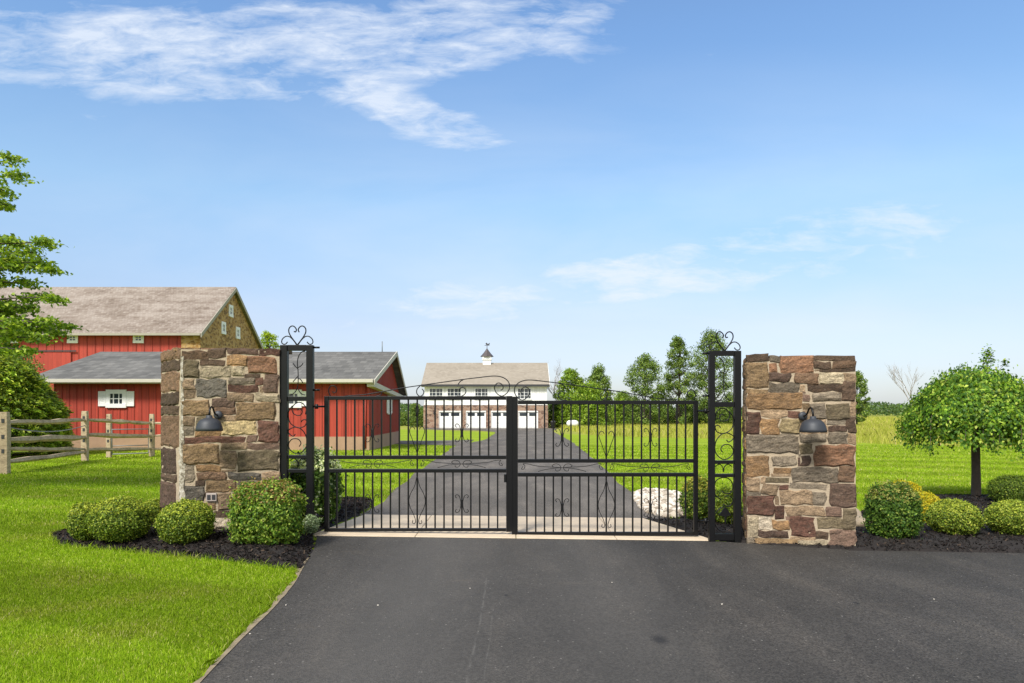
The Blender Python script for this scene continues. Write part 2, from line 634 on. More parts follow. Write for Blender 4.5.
def mat_rubble(name, cs, mortar, scale=2.5):
    m, w, b = new_mat(name)
    tc = w.n('ShaderNodeTexCoord')
    P = w.mapping(tc.outputs['Object'], scale=(1, 1, 1.7))
    vo = w.n('ShaderNodeTexVoronoi'); vo.inputs['Scale'].default_value = scale
    vd = w.n('ShaderNodeTexVoronoi'); vd.feature = 'DISTANCE_TO_EDGE'; vd.inputs['Scale'].default_value = scale
    w.l(P, vo.inputs['Vector']); w.l(P, vd.inputs['Vector'])
    sc = w.n('ShaderNodeSeparateColor'); w.l(vo.outputs['Color'], sc.inputs[0])
    n = w.noise(tc.outputs['Object'], 1.2, 5, .6)
    f = w.m('ADD', w.m('MULTIPLY', sc.outputs[0], .6), w.m('MULTIPLY', n, .4))
    c = w.ramp(f, [(.2, cs[0]), (.5, cs[1]), (.8, cs[2])])
    edge = w.m('SUBTRACT', 1, w.m('DIVIDE', vd.outputs['Distance'], .07), clamp=True)
    c = w.mix(w.m('MULTIPLY', edge, .8), c, mortar)
    w.l(c, b.inputs['Base Color'])
    b.inputs['Roughness'].default_value = .9
    bn = w.n('ShaderNodeBump'); bn.inputs['Strength'].default_value = .8; bn.inputs['Distance'].default_value = .03
    w.l(w.m('MINIMUM', vd.outputs['Distance'], .1), bn.inputs['Height'])
    w.l(bn.outputs[0], b.inputs['Normal'])
    return m


def mat_wood(name, c1, c2, c3):
    m, w, b = new_mat(name)
    tc = w.n('ShaderNodeTexCoord')
    P = tc.outputs['Object']
    n = w.noise(w.mapping(P, scale=(3, 3, 9)), 3, 7, .7, .4)
    n2 = w.noise(P, 2.2, 5, .6)
    f = w.m('ADD', w.m('MULTIPLY', n, .6), w.m('MULTIPLY', n2, .4))
    c = w.ramp(f, [(.3, c1), (.5, c2), (.7, c3)])
    w.l(c, b.inputs['Base Color'])
    b.inputs['Roughness'].default_value = .9
    bn = w.n('ShaderNodeBump'); bn.inputs['Strength'].default_value = .7; bn.inputs['Distance'].default_value = .02
    w.l(n, bn.inputs['Height']); w.l(bn.outputs[0], b.inputs['Normal'])
    return m


M_lawn = mat_lawn()
M_asph = mat_asphalt('asphalt', True)
M_asph2 = mat_asphalt('asphalt_worn', False)
for _m in (M_asph2,):
    pass
M_conc = mat_simple('concrete', (.60, .485, .345, 1), .85, var=.22, scale=5, bump=.4, bscale=90)
M_edge = mat_simple('edging_dirt', (.24, .19, .12, 1), .95, var=.55, scale=14, bump=.6, bscale=60)
M_stone = mat_stone()
M_mortar = mat_simple('mortar', (.43, .345, .24, 1), .95, var=.3, scale=14, bump=1.0, bscale=70)
M_iron = mat_simple('black_iron', (.004, .004, .0045, 1), .42, var=.15, scale=30, bump=.12, bscale=120, spec=.3)
M_lamp = mat_simple('lamp_grey', (.04, .044, .052, 1), .55, .2, var=.12, scale=25)
M_mulch = mat_simple('mulch_soil', (.015, .011, .009, 1), .95, var=.5, scale=30, bump=1.0, bscale=90)
M_chip = mat_leaf('mulch_chip', 0.0, .9, .2)
M_bark = mat_simple('bark', (.16, .13, .10, 1), .95, var=.35, scale=20, bump=1.0, bscale=45)
M_bark_d = mat_simple('bark_dark', (.07, .055, .045, 1), .95, var=.35, scale=14, bump=1.0, bscale=30)
M_rail = mat_wood('weathered_rail', (.10, .075, .05, 1), (.40, .31, .20, 1), (.58, .48, .33, 1))
M_red = mat_siding('barn_red', (.37, .040, .020, 1), .32)
M_redb = mat_simple('batten_red', (.27, .028, .014, 1), .65, var=.15, scale=3)  # darker than the boards: the battens' shadow lines are put into the colour
M_red2 = mat_siding('barn_red_far', (.37, .040, .022, 1), .34)
M_trim = mat_simple('cream_trim', (.50, .47, .39, 1), .6, var=.08, scale=3)
M_white = mat_simple('white_paint', (.78, .78, .76, 1), .5, var=.06, scale=3)
M_wsid = mat_siding('white_siding', (.74, .74, .72, 1), .3, lo=.88)
M_trim2 = mat_simple('weathered_trim', (.34, .31, .25, 1), .8, var=.2, scale=4)
M_glass = mat_simple('window_glass', (.03, .04, .05, 1), .08, var=.4, scale=1.5, spec=.9)
M_glassb = mat_simple('window_glass_soft', (.08, .09, .095, 1), .15, var=.4, scale=1.5, spec=.8)
M_roof_g = mat_roof('grey_shingle', (.075, .073, .069, 1), (.135, .132, .122, 1), (.23, .222, .205, 1), .33, .14, .9)
M_roof_b = mat_roof('old_wood_shingle', (.07, .052, .043, 1), (.19, .15, .12, 1), (.32, .275, .235, 1), .22, .16, 1.35)
M_roof_h = mat_roof('tan_shingle', (.23, .20, .158, 1), (.30, .262, .21, 1), (.37, .325, .265, 1), .35, .16, .9)
M_rub_b = mat_rubble('ochre_rubble', ((.16, .085, .028, 1), (.36, .19, .05, 1), (.46, .29, .11, 1)), (.42, .31, .17, 1), 3.4)
M_rub_h = mat_rubble('brown_rubble', ((.12, .07, .05, 1), (.24, .14, .095, 1), (.36, .24, .17, 1)), (.40, .33, .26, 1), 2.2)
M_found = mat_simple('foundation', (.36, .23, .15, 1), .9, var=.25, scale=2.5, bump=.5, bscale=12)
M_dark = mat_simple('dark_metal', (.05, .05, .055, 1), .5, .3)
M_galv = mat_simple('galvanised', (.20, .21, .21, 1), .55, .3)
M_rock = mat_simple('pale_rock', (.62, .57, .49, 1), .9, var=.3, scale=9, bump=.7, bscale=30)
M_rock2 = mat_simple('tan_rock', (.45, .36, .25, 1), .9, var=.35, scale=9, bump=.8, bscale=25)

# ------------------------------------------------------------------ ground
YL = sorted(set([-60, -20, -6, 0] + list(range(2, 14)) + list(range(14, 100, 2)) + [110, 130, 160, 200, 260, 350, 500, 800, 1300, 2200]))
XL = [-1500, -800, -400, -200, -100, -60, -40, -25, -15, -10, -6, -4, -2, 0, 2, 4, 6, 10, 15, 25, 40, 60, 100, 200, 400, 800, 1500]


def sheet(name, mat, xs_of_y, ys, dz, thick=0):
    mb = MB()
    rows = [[(x, y, G(x, y) + dz) for x in xs_of_y(y)] for y in ys]
    vs = [p for r in rows for p in r]
    n = len(rows[0])
    fs = [(i * n + j, i * n + j + 1, (i + 1) * n + j + 1, (i + 1) * n + j) for i in range(len(ys) - 1) for j in range(n - 1)]
    mb.add(vs, fs)
    return mb.build(name, mat)


lawn = sheet('lawn', M_lawn, lambda y: XL, YL, 0)
tag(lawn, kind='structure')


def flat_poly(name, mat, poly, dz, holes=None):
    """flat-ish sheet on the ground, cut along x=+-6 by giving convex pieces"""
    mb = MB()
    for p in poly:
        mb.add([(x, y, G(x, y) + dz) for (x, y) in p], [tuple(range(len(p)))])
    return mb.build(name, mat)


left_edge = [(-1.55, -12), (-1.66, 0), (-1.78, 3.6), (-1.83, 4.6), (-1.88, 5.4), (-1.98, 6.3), (-2.1, 7.1), (-2.2, 7.8), (-2.42, 8.66)]
pts = []
mb = MB()
# forecourt as strips so that the wavy left border is followed
dense = []
for i in range(len(left_edge) - 1):
    (xa, ya), (xb, yb) = left_edge[i], left_edge[i + 1]
    k = max(1, int((yb - ya) / .12)) if ya >= 0 else 4
    for j in range(k):
        t = j / k
        y = ya + (yb - ya) * t
        dense.append((xa + (xb - xa) * t + (.012 * math.sin(y * 2.3) + .008 * noise.noise(Vector((y * 6, 1, 1))) if y > 0 else 0), y))
dense.append(left_edge[-1])


def right_front(y):
    return 0


for (xa, ya), (xb, yb) in zip(dense[:-1], dense[1:]):
    r = 2.47
    mb.add([(xa, ya, G(xa, ya) + .012), (r, ya, G(r, ya) + .012), (r, yb, G(r, yb) + .012), (xb, yb, G(xb, yb) + .012)], [(0, 1, 2, 3)])


def gz(x, y, d=.012):
    return (x, y, G(x, y) + d)


mb.add([gz(2.47, -12), gz(6, -12), gz(6, 8.15), gz(4.05, 8.2), gz(3.0, 8.5), gz(2.47, 8.66)], [(0, 1, 2, 3, 4, 5)])
mb.add([gz(6, -12), gz(60, -12), gz(60, 7.6), gz(20, 8.0), gz(11, 8.1), gz(6, 8.15)], [(0, 1, 2, 3, 4, 5)])
tag(mb.build('forecourt', M_asph), kind='structure')

# pale edging strip along the forecourt's left border
mb = MB()
for (xa, ya), (xb, yb) in zip(dense[:-1], dense[1:]):
    if ya < 0 or yb > 7.4:
        continue
    wa = .03 + .07 * noise.noise(Vector((ya * 3, 4, 1))); wb = .03 + .07 * noise.noise(Vector((yb * 3, 4, 1)))
    mb.add([gz(xa - wa, ya, .014), gz(xa + .012, ya, .017), gz(xb + .012, yb, .017), gz(xb - wb, yb, .014)], [(0, 1, 2, 3)])
tag(mb.build('lawn_edging', M_edge), kind='structure')

# concrete sill under the gate
mb = MB()
for (xa, xb) in ((-2.5, -1.2), (-1.2, 0.05), (0.05, 1.3), (1.3, 2.52)):
    e = .004
    y1 = 10.42
    mb.box(xa + e, xb - e, 8.66, y1, -.1, 0)
vv = []
for (x, y, z) in mb.v:
    sh = 0
    if y > 9:
        if x < -2.3: x = -2.2
        if x > 2.4: x = 1.95; y = 10.42
    vv.append((x, y, G(x, y) + (.022 if z == 0 else -.08)))
mb.v = vv
tag(mb.build('concrete_sill', M_conc, bevel=.006), kind='structure')

# drive from the gate to the far garage
dl = [gp(368, 512), gp(385, 500), gp(415, 474), gp(455, 446)]
dr = [gp(658, 512), gp(624, 488), gp(598, 463), gp(572, 442), gp(552, 431)]


def interp(tab, y):
    if y <= tab[0][1]:
        return tab[0][0]
    for (xa, ya), (xb, yb) in zip(tab[:-1], tab[1:]):
        if y <= yb:
            return xa + (xb - xa) * (y - ya) / (yb - ya)
    return tab[-1][0]


dl = [(dl[0][0], 10.42)] + dl[1:] + [(-2.6, 37), (-1.7, 44), (-1.45, 60), (-1.6, 66), (-3.5, 72), (-8, 76), (-10.5, 80), (-10.5, 87)]
dr = [(dr[0][0], 10.42)] + dr[1:] + [(5.2, 80), (5.2, 87)]
dl.sort(key=lambda p: p[1]); dr.sort(key=lambda p: p[1])
print('drive', dl, dr)
ys = [10.42, 11, 12, 13] + list(range(14, 88, 2))


def drive_xs(y):
    a, b_ = interp(dl, y), interp(dr, y)
    a += .05 * math.sin(y * 1.7); b_ += .05 * math.sin(y * 1.3 + 2)
    return [a + (b_ - a) * t / 4 for t in range(5)]


def mat_drive():
    m = M_asph2
    return m


tag(sheet('driveway', M_asph2, drive_xs, ys, .016), kind='structure')
# side path branching to the red shed
pys = [33, 34, 36, 38, 40, 42, 44]


def path_pt(t, s):
    # t along from the drive to the left, s across
    x = -2.4 - 24 * t
    yc = 39.5 + 1.6 * math.sin(t * 2.2)
    hw = 2.6 + 2.2 * max(0, 1 - t * 9)
    return (x, yc + hw * s, G(x, yc + hw * s) + .014)


mb = MB()
N = 24
vs = [path_pt(i / N, s) for i in range(N + 1) for s in (-1, -.5, 0, .5, 1)]
mb.add(vs, [(i * 5 + j, i * 5 + j + 1, (i + 1) * 5 + j + 1, (i + 1) * 5 + j) for i in range(N) for j in range(4)])
tag(mb.build('side_path', M_asph2), kind='structure')

# ------------------------------------------------------------------ beds
BED_L = [(-2.06, 6.84), (-2.35, 6.95), (-2.7, 7.1), (-3.3, 7.33), (-3.95, 7.54), (-4.63, 7.74), (-5.15, 7.95), (-5.6, 8.5), (-5.6, 9.5), (-5.2, 10.3),
         (-4.2, 10.5), (-3.6, 11.3), (-3.0, 12.2), (-2.5, 12.4), (-2.28, 11.2), (-2.3, 10.4), (-2.52, 8.7), (-2.44, 8.6), (-2.22, 7.8), (-2.12, 7.2)]
BED_R = [(2.95, 8.5), (4.0, 8.16), (6, 8.12), (9, 8.09), (12, 8.05), (12, 13.8), (9.3, 13.7), (8.3, 13.7), (7.2, 13.4), (6.2, 12.2), (5.3, 10.8), (4.4, 9.9), (3.6, 9.9), (3.9, 11.5),
         (3.3, 12.6), (2.75, 12.0), (2.5, 10.3), (2.0, 10.42), (2.5, 8.8)]
ROCKBED = [(2.12, 11.0), (2.2, 12.2), (2.36, 13.6), (2.7, 14.4), (3.2, 14.2), (3.4, 13.0), (3.2, 12.0), (2.8, 10.7), (2.35, 10.55)]


def inside(poly, X, Y):
    r = np.zeros(X.shape, bool)
    n = len(poly)
    for i in range(n):
        x1, y1 = poly[i]; x2, y2 = poly[(i + 1) % n]
        c = ((y1 > Y) != (y2 > Y)) & (X < (x2 - x1) * (Y - y1) / (y2 - y1 + 1e-12) + x1)
        r ^= c
    return r


def edge_dist(poly, X, Y):
    d = np.full(X.shape, 1e9)
    n = len(poly)
    for i in range(n):
        x1, y1 = poly[i]; x2, y2 = poly[(i + 1) % n]
        L2 = (x2 - x1) ** 2 + (y2 - y1) ** 2
        t = np.clip(((X - x1) * (x2 - x1) + (Y - y1) * (y2 - y1)) / L2, 0, 1)
        d = np.minimum(d, np.hypot(X - x1 - t * (x2 - x1), Y - y1 - t * (y2 - y1)))
    return d


Gv = np.vectorize(G)


def bed(name, poly, chips, hmax=.07):
    xs = [p[0] for p in poly]; ys_ = [p[1] for p in poly]
    mb = MB()
    st = .07
    nx = int((max(xs) - min(xs)) / st) + 2; ny = int((max(ys_) - min(ys_)) / st) + 2
    gx_, gy_ = np.meshgrid(min(xs) + np.arange(nx) * st, min(ys_) + np.arange(ny) * st)
    ins = inside(poly, gx_, gy_)
    d = edge_dist(poly, gx_, gy_)
    h = Gv(gx_, gy_) + np.where(ins, .015 + hmax * np.clip(d / .35, 0, 1) + .015 * RS.rand(*d.shape), -.02)
    vs = [(gx_[j, i], gy_[j, i], h[j, i]) for j in range(ny) for i in range(nx)]
    fs = [(j * nx + i, j * nx + i + 1, (j + 1) * nx + i + 1, (j + 1) * nx + i) for j in range(ny - 1) for i in range(nx - 1)
          if ins[j:j + 2, i:i + 2].any()]
    mb.add(vs, fs, smooth=True)
    tag(mb.build(name, M_mulch), kind='structure')
    # chips
    P = []
    while len(P) < chips:
        X = RS.uniform(min(xs), max(xs), chips * 2); Y = RS.uniform(min(ys_), max(ys_), chips * 2)
        k = inside(poly, X, Y)
        P += list(zip(X[k], Y[k]))
    P = np.array(P[:chips])
    P += RS.normal(0, .012, P.shape)
    d = edge_dist(poly, P[:, 0], P[:, 1])
    Z = Gv(P[:, 0], P[:, 1]) + .03 + hmax * np.clip(d / .35, 0, 1) + .012 * RS.rand(chips)
    return np.column_stack([P, Z])


def chips_mesh(name, C, ln=.045, wd=.014, cols=((.009, .007, .006), (.022, .015, .012), (.07, .05, .035))):
    n = len(C)
    th = RS.uniform(0, 2 * np.pi, n)
    tilt = RS.normal(0, .45, n)
    a = np.column_stack([np.cos(th) * np.cos(tilt), np.sin(th) * np.cos(tilt), np.sin(tilt)])
    rr = RS.normal(0, .6, n)
    b = np.column_stack([-np.sin(th) * np.cos(rr), np.cos(th) * np.cos(rr), np.sin(rr)])
    L = (ln * RS.uniform(.4, 1.2, n) / 2)[:, None]; W = (wd * RS.uniform(.5, 1.5, n) / 2)[:, None]
    V = np.stack([C - a * L - b * W, C + a * L - b * W * .6, C + a * L * .9 + b * W, C - a * L + b * W * .8], 1)
    q = RS.choice(len(cols), n, p=[.55, .36, .09])
    col = np.array(cols)[q] * RS.uniform(.7, 1.3, (n, 1))
    return np_mesh(name, V, 4, M_chip, cols=col)


cl = bed('mulch_bed', BED_L, 16000)
cr = bed('mulch_bed', BED_R, 26000)
tag(chips_mesh('mulch_chips', np.concatenate([cl, cr])), 'dark shredded bark mulch spread in the two planting beds', 'mulch', kind='stuff')

# ------------------------------------------------------------------ grass
def blades(C, h, wd, cols, lean=.45, segs=True):
    n = len(C)
    th = RS.uniform(0, 2 * np.pi, n)
    s = np.column_stack([np.cos(th), np.sin(th), np.zeros(n)])
    th2 = RS.uniform(0, 2 * np.pi, n)
    ln = np.column_stack([np.cos(th2), np.sin(th2), np.zeros(n)]) * (np.abs(RS.normal(0, lean, n)) * h)[:, None]
    H = np.zeros((n, 3)); H[:, 2] = h
    W = (wd / 2)[:, None]
    mid = C + H * .6 + ln * .35
    tip = C + H + ln
    tw = RS.uniform(.1, .35, (n, 1))
    V = np.stack([C - s * W, C + s * W, mid + s * W * .8, tip + s * W * tw, tip - s * W * tw * .2, mid - s * W * .8], 1)
    return V


def gcol(C, base=((.125, .205, .008), (.185, .285, .010), (.245, .335, .022), (.38, .38, .11)), p=(.34, .36, .23, .07), stripe=True):
    n = len(C)
    q = RS.choice(4, n, p=p)
    col = np.array(base)[q] * RS.uniform(.8, 1.2, (n, 1))
    x, y = C[:, 0], C[:, 1]
    big = .5 * np.sin(x * 1.3 + 1.7 * np.sin(y * .9)) + .5 * np.sin(y * 1.9 + 1.3 * np.sin(x * 1.1 + 2))
    k = 1 + .10 * big + .05 * np.sin(x * 7 + 3 * np.sin(y * 5)) * np.sin(y * 8 + 2 * np.sin(x * 6))
    if stripe:
        k = k * (.90 + .19 * np.clip(3 * np.sin(2.4 * (.35 * x + y)), 0, 1))
    dry = np.clip(np.sin(x * 2.3 + 2 * np.sin(y * 1.7)) * np.sin(y * 3.1 + np.sin(x * 2.9)) * 1.6 - .5, 0, 1)
    col = col * k[:, None]
    col[:, 0] *= 1 + .16 * dry
    col[:, 2] *= 1 + .8 * dry
    return col


def scatter_grass(x0, x1, y0, y1, dens, keep):
    n = int((x1 - x0) * (y1 - y0) * dens)
    X = RS.uniform(x0, x1, n); Y = RS.uniform(y0, y1, n)
    k = keep(X, Y) & (np.abs(X) < .78 * Y + 1.2)
    X, Y = X[k], Y[k]
    return np.column_stack([X, Y, Gv(X, Y)])


def edge_x(Y):
    e = np.array(dense)
    return np.interp(Y, e[:, 1], e[:, 0])


dlx = np.array(dl); drx = np.array(dr)


def not_paved(X, Y):
    k = ~inside(BED_L, X, Y) & ~inside(BED_R, X, Y) & ~inside(ROCKBED, X, Y)
    front = (Y < 8.7) & (X > edge_x(np.minimum(Y, 8.6)) + .004 * 0 - .035 - .03 * np.sin(Y * 31) * np.sin(Y * 7.3))
    sill = (Y >= 8.6) & (Y < 10.45) & (X > -2.5) & (X < 2.55)
    dv = (Y >= 10.4) & (X > np.interp(Y, dlx[:, 1], dlx[:, 0])) & (X < np.interp(Y, drx[:, 1], drx[:, 0]))
    rd = (Y < 8.2) & (X > -1.5)
    pier = ((X > -4.7) & (X < -2.45) & (Y > 8.5) & (Y < 9.6)) | ((X > 2.4) & (X < 4.1) & (Y > 8) & (Y < 9.2))
    return k & ~front & ~sill & ~dv & ~rd & ~pier


grass_V, grass_C = [], []
for (x0, x1, y0, y1, dens, h0, w0) in (
        (-6.5, -1.7, 3.4, 6.4, 15000, .026, .0036),
        (-8.5, -1.9, 6.4, 9.2, 8500, .028, .0048),
        (-13, -2.0, 9.2, 14, 2200, .036, .009),
        (2.0, 14, 9.2, 15, 1800, .036, .009),
        (-20, 20, 14, 24, 420, .036, .016),
        (-20, 24, 24, 36, 110, .04, .03)):
    C = scatter_grass(x0, x1, y0, y1, dens, not_paved)
    if y0 > 13:
        C = C[~((C[:, 1] > 31) & (C[:, 0] < -6))]
    n = len(C)
    h = h0 * RS.uniform(.55, 1.25, n)
    grass_V.append(blades(C, h, w0 * RS.uniform(.7, 1.3, n), None))
    grass_C.append(gcol(C))
# longer ragged tufts along the bed and forecourt borders
X = RS.uniform(-6.3, -1.7, 90000); Y = RS.uniform(3.6, 9.2, 90000)
k = not_paved(X, Y) & ((edge_dist(BED_L, X, Y) < .05) | (np.abs(X - edge_x(np.minimum(Y, 8.6))) < .10))
X, Y = X[k], Y[k]
C = np.column_stack([X, Y, Gv(X, Y)])
grass_V.append(blades(C, .062 * RS.uniform(.5, 1.3, len(C)), .005 * RS.uniform(.7, 1.3, len(C)), None, .7))
grass_C.append(gcol(C))
go = np_mesh('grass', np.concatenate(grass_V), 6, GRASSM, cols=np.concatenate(grass_C))
tag(go, 'short bright green mown grass of the lawns', 'grass', kind='stuff')
print('grass blades', sum(len(v) for v in grass_V))

# tall meadow grass
mv, mc_ = [], []
for (y0, y1, dens, w0) in ((34, 60, 45, .022), (60, 110, 14, .05), (110, 200, 4, .11)):
    X = RS.uniform(-10, 170, int(180 * (y1 - y0) * dens)); Y = RS.uniform(y0, y1, len(X))
    k = (Y > 62 - 1.2 * (X - 0) + 2 * np.sin(X * .5)) & (Y > 34) & (X < .78 * Y + 3) & (X > 6)
    X, Y = X[k], Y[k]
    C = np.column_stack([X, Y, Gv(X, Y)])
    n = len(C)
    h = RS.uniform(.22, .55, n)
    mv.append(blades(C, h, w0 * RS.uniform(.6, 1.3, n), None, .35))
    mc_.append(gcol(C, ((.24, .28, .03), (.30, .33, .045), (.37, .37, .07), (.45, .40, .13)), (.25, .35, .25, .15), False))
mo = np_mesh('meadow_grass', np.concatenate(mv), 6, GRASSM, cols=np.concatenate(mc_))
tag(mo, 'tall yellowish uncut meadow grass beyond the mown lawn', 'meadow grass', kind='stuff')
print('meadow', sum(len(v) for v in mv))

# ------------------------------------------------------------------ pale stone bed
def rock_mesh(mb, c, r, seed, flat=.6, sub=1, col=None):
    import bmesh
    bm = bmesh.new()
    bmesh.ops.create_icosphere(bm, subdivisions=sub, radius=1)
    rr = random.Random(seed)
    o = Vector((rr.random() * 50, rr.random() * 50, 0))
    sx, sy, sz = r * rr.uniform(.8, 1.3), r * rr.uniform(.7, 1.1), r * flat * rr.uniform(.7, 1.2)
    th = rr.uniform(0, 6.3)
    vs = []
    for v in bm.verts:
        k = 1 + .35 * noise.noise(v.co * 1.3 + o)
        x, y, z = v.co.x * sx * k, v.co.y * sy * k, v.co.z * sz * k
        vs.append((c[0] + x * math.cos(th) - y * math.sin(th), c[1] + x * math.sin(th) + y * math.cos(th), c[2] + z))
    fs = [tuple(v.index for v in f.verts) for f in bm.faces]
    bm.free()
    mb.add(vs, fs, col, smooth=sub > 2)


tag(flat_poly('rock_bed_soil', M_mulch, [ROCKBED], .012), kind='structure')
mb = MB()
xs = RS.uniform(2.0, 3.5, 1900); ys_ = RS.uniform(10.4, 14.6, 1900)
k = inside(ROCKBED, xs, ys_)
xs, ys_ = xs[k], ys_[k]
dd = edge_dist(ROCKBED, xs, ys_)
for i in range(len(xs)):
    r = random.uniform(.035, .085)
    v = random.choice([(.58, .52, .44), (.50, .44, .35), (.62, .57, .50), (.38, .32, .25), (.24, .20, .15)])
    rock_mesh(mb, (xs[i], ys_[i], G(xs[i], ys_[i]) + .01 + .05 * min(1, dd[i] / .4) + random.uniform(0, .03)), r, i, .7, 1, (*v, 1))
tag(mb.build('white_stones', mat_leaf('pale_pebble', 0, .85, .3), color=True), 'heap of pale landscaping stones behind the right gate leaf', 'stones', kind='stuff')

# ------------------------------------------------------------------ stone piers
SC = dict(br=(118, 88, 62), rb=(138, 92, 58), dr=(96, 58, 46), tn=(168, 140, 104), oc=(165, 122, 66), gr=(132, 122, 104), og=(128, 116, 84),
          cr=(206, 190, 152), dk=(82, 64, 50), mv=(116, 90, 76), sl=(100, 100, 94), ye=(204, 180, 118), wt=(196, 184, 160), ob=(140, 112, 70), pb=(88, 66, 56))


def scol(key, rr):
    m_ = (128, 98, 66)
    c = [a * .78 + b * .22 for a, b in zip(SC[key], m_)]
    k = rr.uniform(.80, 1.10)
    return srgb(min(255, c[0] * k), min(255, c[1] * k), min(255, c[2] * k), .98)


class Face:
    def __init__(s, A, B, inward):
        s.A = Vector((*A, 0)); d = Vector((*B, 0)) - s.A
        s.L = d.length; s.u = d.normalized()
        s.n = Vector((s.u.y, -s.u.x, 0))           # outward normal for A->B with outside on the right
        if s.n.dot(Vector((*inward, 0)) - s.A) > 0:
            s.n = -s.n

    def px(s, px):
        """distance along the face seen at picture column px"""
        t = (px - 512) / 700
        return (t * s.A.y - s.A.x) / (s.u.x - t * s.u.y)

    def z(s, sdist, py):
        Y = s.A.y + s.u.y * sdist
        return 1.6 + (410 - py) * Y / 700


def stone(mb, F, s0, s1, z0, z1, col, seed, out=.014, depth=.09, rough=.012):
    rr = random.Random(seed)
    w, h = s1 - s0, z1 - z0
    nx = max(4, min(14, int(w / .028) + 2)); nz = max(4, min(12, int(h / .024) + 2))
    out = out * rr.uniform(.5, 1.5)
    tx, tz = rr.uniform(-.01, .01), rr.uniform(-.008, .008)
    o = Vector((rr.random() * 90, rr.random() * 90, rr.random() * 90))
    j = min(.016, min(w, h) * .17)
    vs = []
    us = [0, .045] + [i / (nx - 3) for i in range(1, nx - 3)] + [.955, 1]
    ws = [0, .07] + [i / (nz - 3) for i in range(1, nz - 3)] + [.93, 1]
    nx, nz = len(us), len(ws)
    for b_ in ws:
        for a in us:
            S = s0 + w * a; Z = z0 + h * b_
            S += j * noise.noise(Vector((0, Z * 14, 3)) + o) * 2 * abs(2 * a - 1) ** 2
            Z += j * noise.noise(Vector((S * 9, 0, 7)) + o) * 2 * abs(2 * b_ - 1) ** 2
            ex = min(a, 1 - a) * w; ez = min(b_, 1 - b_) * h
            e = min(ex, ez)
            cornr = min(1, e / .012)
            d = out * cornr + .003 * (1 - cornr)
            cr_ = math.hypot(max(0, .018 - ex), max(0, .018 - ez)) / .018
            d -= .004 * max(0, cr_ - .9)
            d += (tx * (a - .5) + tz * (b_ - .5)) * cornr
            d += rough * (noise.noise(Vector((S * 11, Z * 17, 0)) + o) + .6 * noise.noise(Vector((S * 34, Z * 40, 0)) + o)) * cornr
            P = F.A + F.u * S + F.n * d
            vs.append((P.x, P.y, Z))
    k = len(vs)
    back = []
    for (a, b_) in ((0, 0), (1, 0), (1, 1), (0, 1)):
        P = F.A + F.u * (s0 + w * a) - F.n * depth
        vs.append((P.x, P.y, z0 + h * b_))
    fs = [(q * nx + i, q * nx + i + 1, (q + 1) * nx + i + 1, (q + 1) * nx + i) for q in range(nz - 1) for i in range(nx - 1)]
    fs.append(tuple([k, k + 1] + [i for i in range(nx - 1, -1, -1)]))
    fs.append(tuple([k + 1, k + 2] + [i * nx + nx - 1 for i in range(nz - 1, -1, -1)]))
    fs.append(tuple([k + 2, k + 3] + [(nz - 1) * nx + i for i in range(nx)]))
    fs.append(tuple([k + 3, k] + [i * nx for i in range(nz)]))
    mb.add(vs, fs, col, False)


def fill_gaps(mb, F, placed, s1, z1, seed, keys=('gr', 'tn', 'br', 'mv', 'ob', 'dk', 'tn'), s0=.012):
    rr = random.Random(seed)
    q = .008
    ns, nz_ = int(s1 / q), int(z1 / q)
    occ = np.zeros((nz_, ns), bool)
    occ[:, :int(s0 / q)] = True
    for (a, b, c, d) in placed:
        occ[max(0, int((c - .006) / q)):int((d + .010) / q) + 1, max(0, int((a - .006) / q)):int((b + .010) / q) + 1] = True
    for (mh, mw) in ((7, 12), (4, 12), (5, 6), (3, 7), (3, 4)):
        for j in range(0, nz_ - mh):
            i = 0
            while i < ns - mw:
                if not occ[j:j + mh, i:i + mw].any():
                    w = mw; h = mh
                    while i + w < ns and w < 34 and not occ[j:j + h, i + w].any(): w += 1
                    while j + h < nz_ and h < 14 and not occ[j + h, i:i + w].any(): h += 1
                    stone(mb, F, i * q + .002, (i + w) * q - .002, j * q + .002, (j + h) * q - .002, scol(rr.choice(keys), rr), rr.random() * 1e5, out=.010, rough=.006)
                    occ[j:j + h + 1, i:i + w + 1] = True
                    i += w
                i += 1


def random_face(mb, F, s0, s1, z0, z1, seed, keys=('br', 'tn', 'gr', 'ob', 'mv', 'dk', 'og', 'dr')):
    rr = random.Random(seed)
    z = z0
    while z < z1 - .03:
        h = min(rr.choice([.06, .09, .12, .15, .19]), z1 - z)
        if z1 - z - h < .05:
            h = z1 - z
        s = s0
        while s < s1 - .02:
            w = rr.uniform(.1, .36)
            if s1 - s - w < .08:
                w = s1 - s
            stone(mb, F, s + .006, s + w - .006, z + .006, z + h - .006, scol(rr.choice(keys), rr), rr.random() * 1e5)
            s += w
        z += h


def pier(name, label, corners, ztops, seed):
    """corners: footprint, counter-clockwise from the front-left corner. Returns root + faces."""
    c = corners
    cx = sum(p[0] for p in c) / len(c); cy = sum(p[1] for p in c) / len(c)
    root = thing(name, label, 'stone pier', (cx, cy, G(cx, cy)))
    n = len(c)
    m = MB()
    vs = [(x, y, -.15) for x, y in c] + [(x, y, zt - .022) for (x, y), zt in zip(c, ztops)]
    m.add(vs, [tuple(range(n)), tuple(range(2 * n - 1, n - 1, -1))] + [(i, (i + 1) % n, (i + 1) % n + n, i + n) for i in range(n)])
    m.build('mortar', M_mortar, root)
    faces = [Face(c[i], c[(i + 1) % n], (cx, cy)) for i in range(n)]
    return root, faces


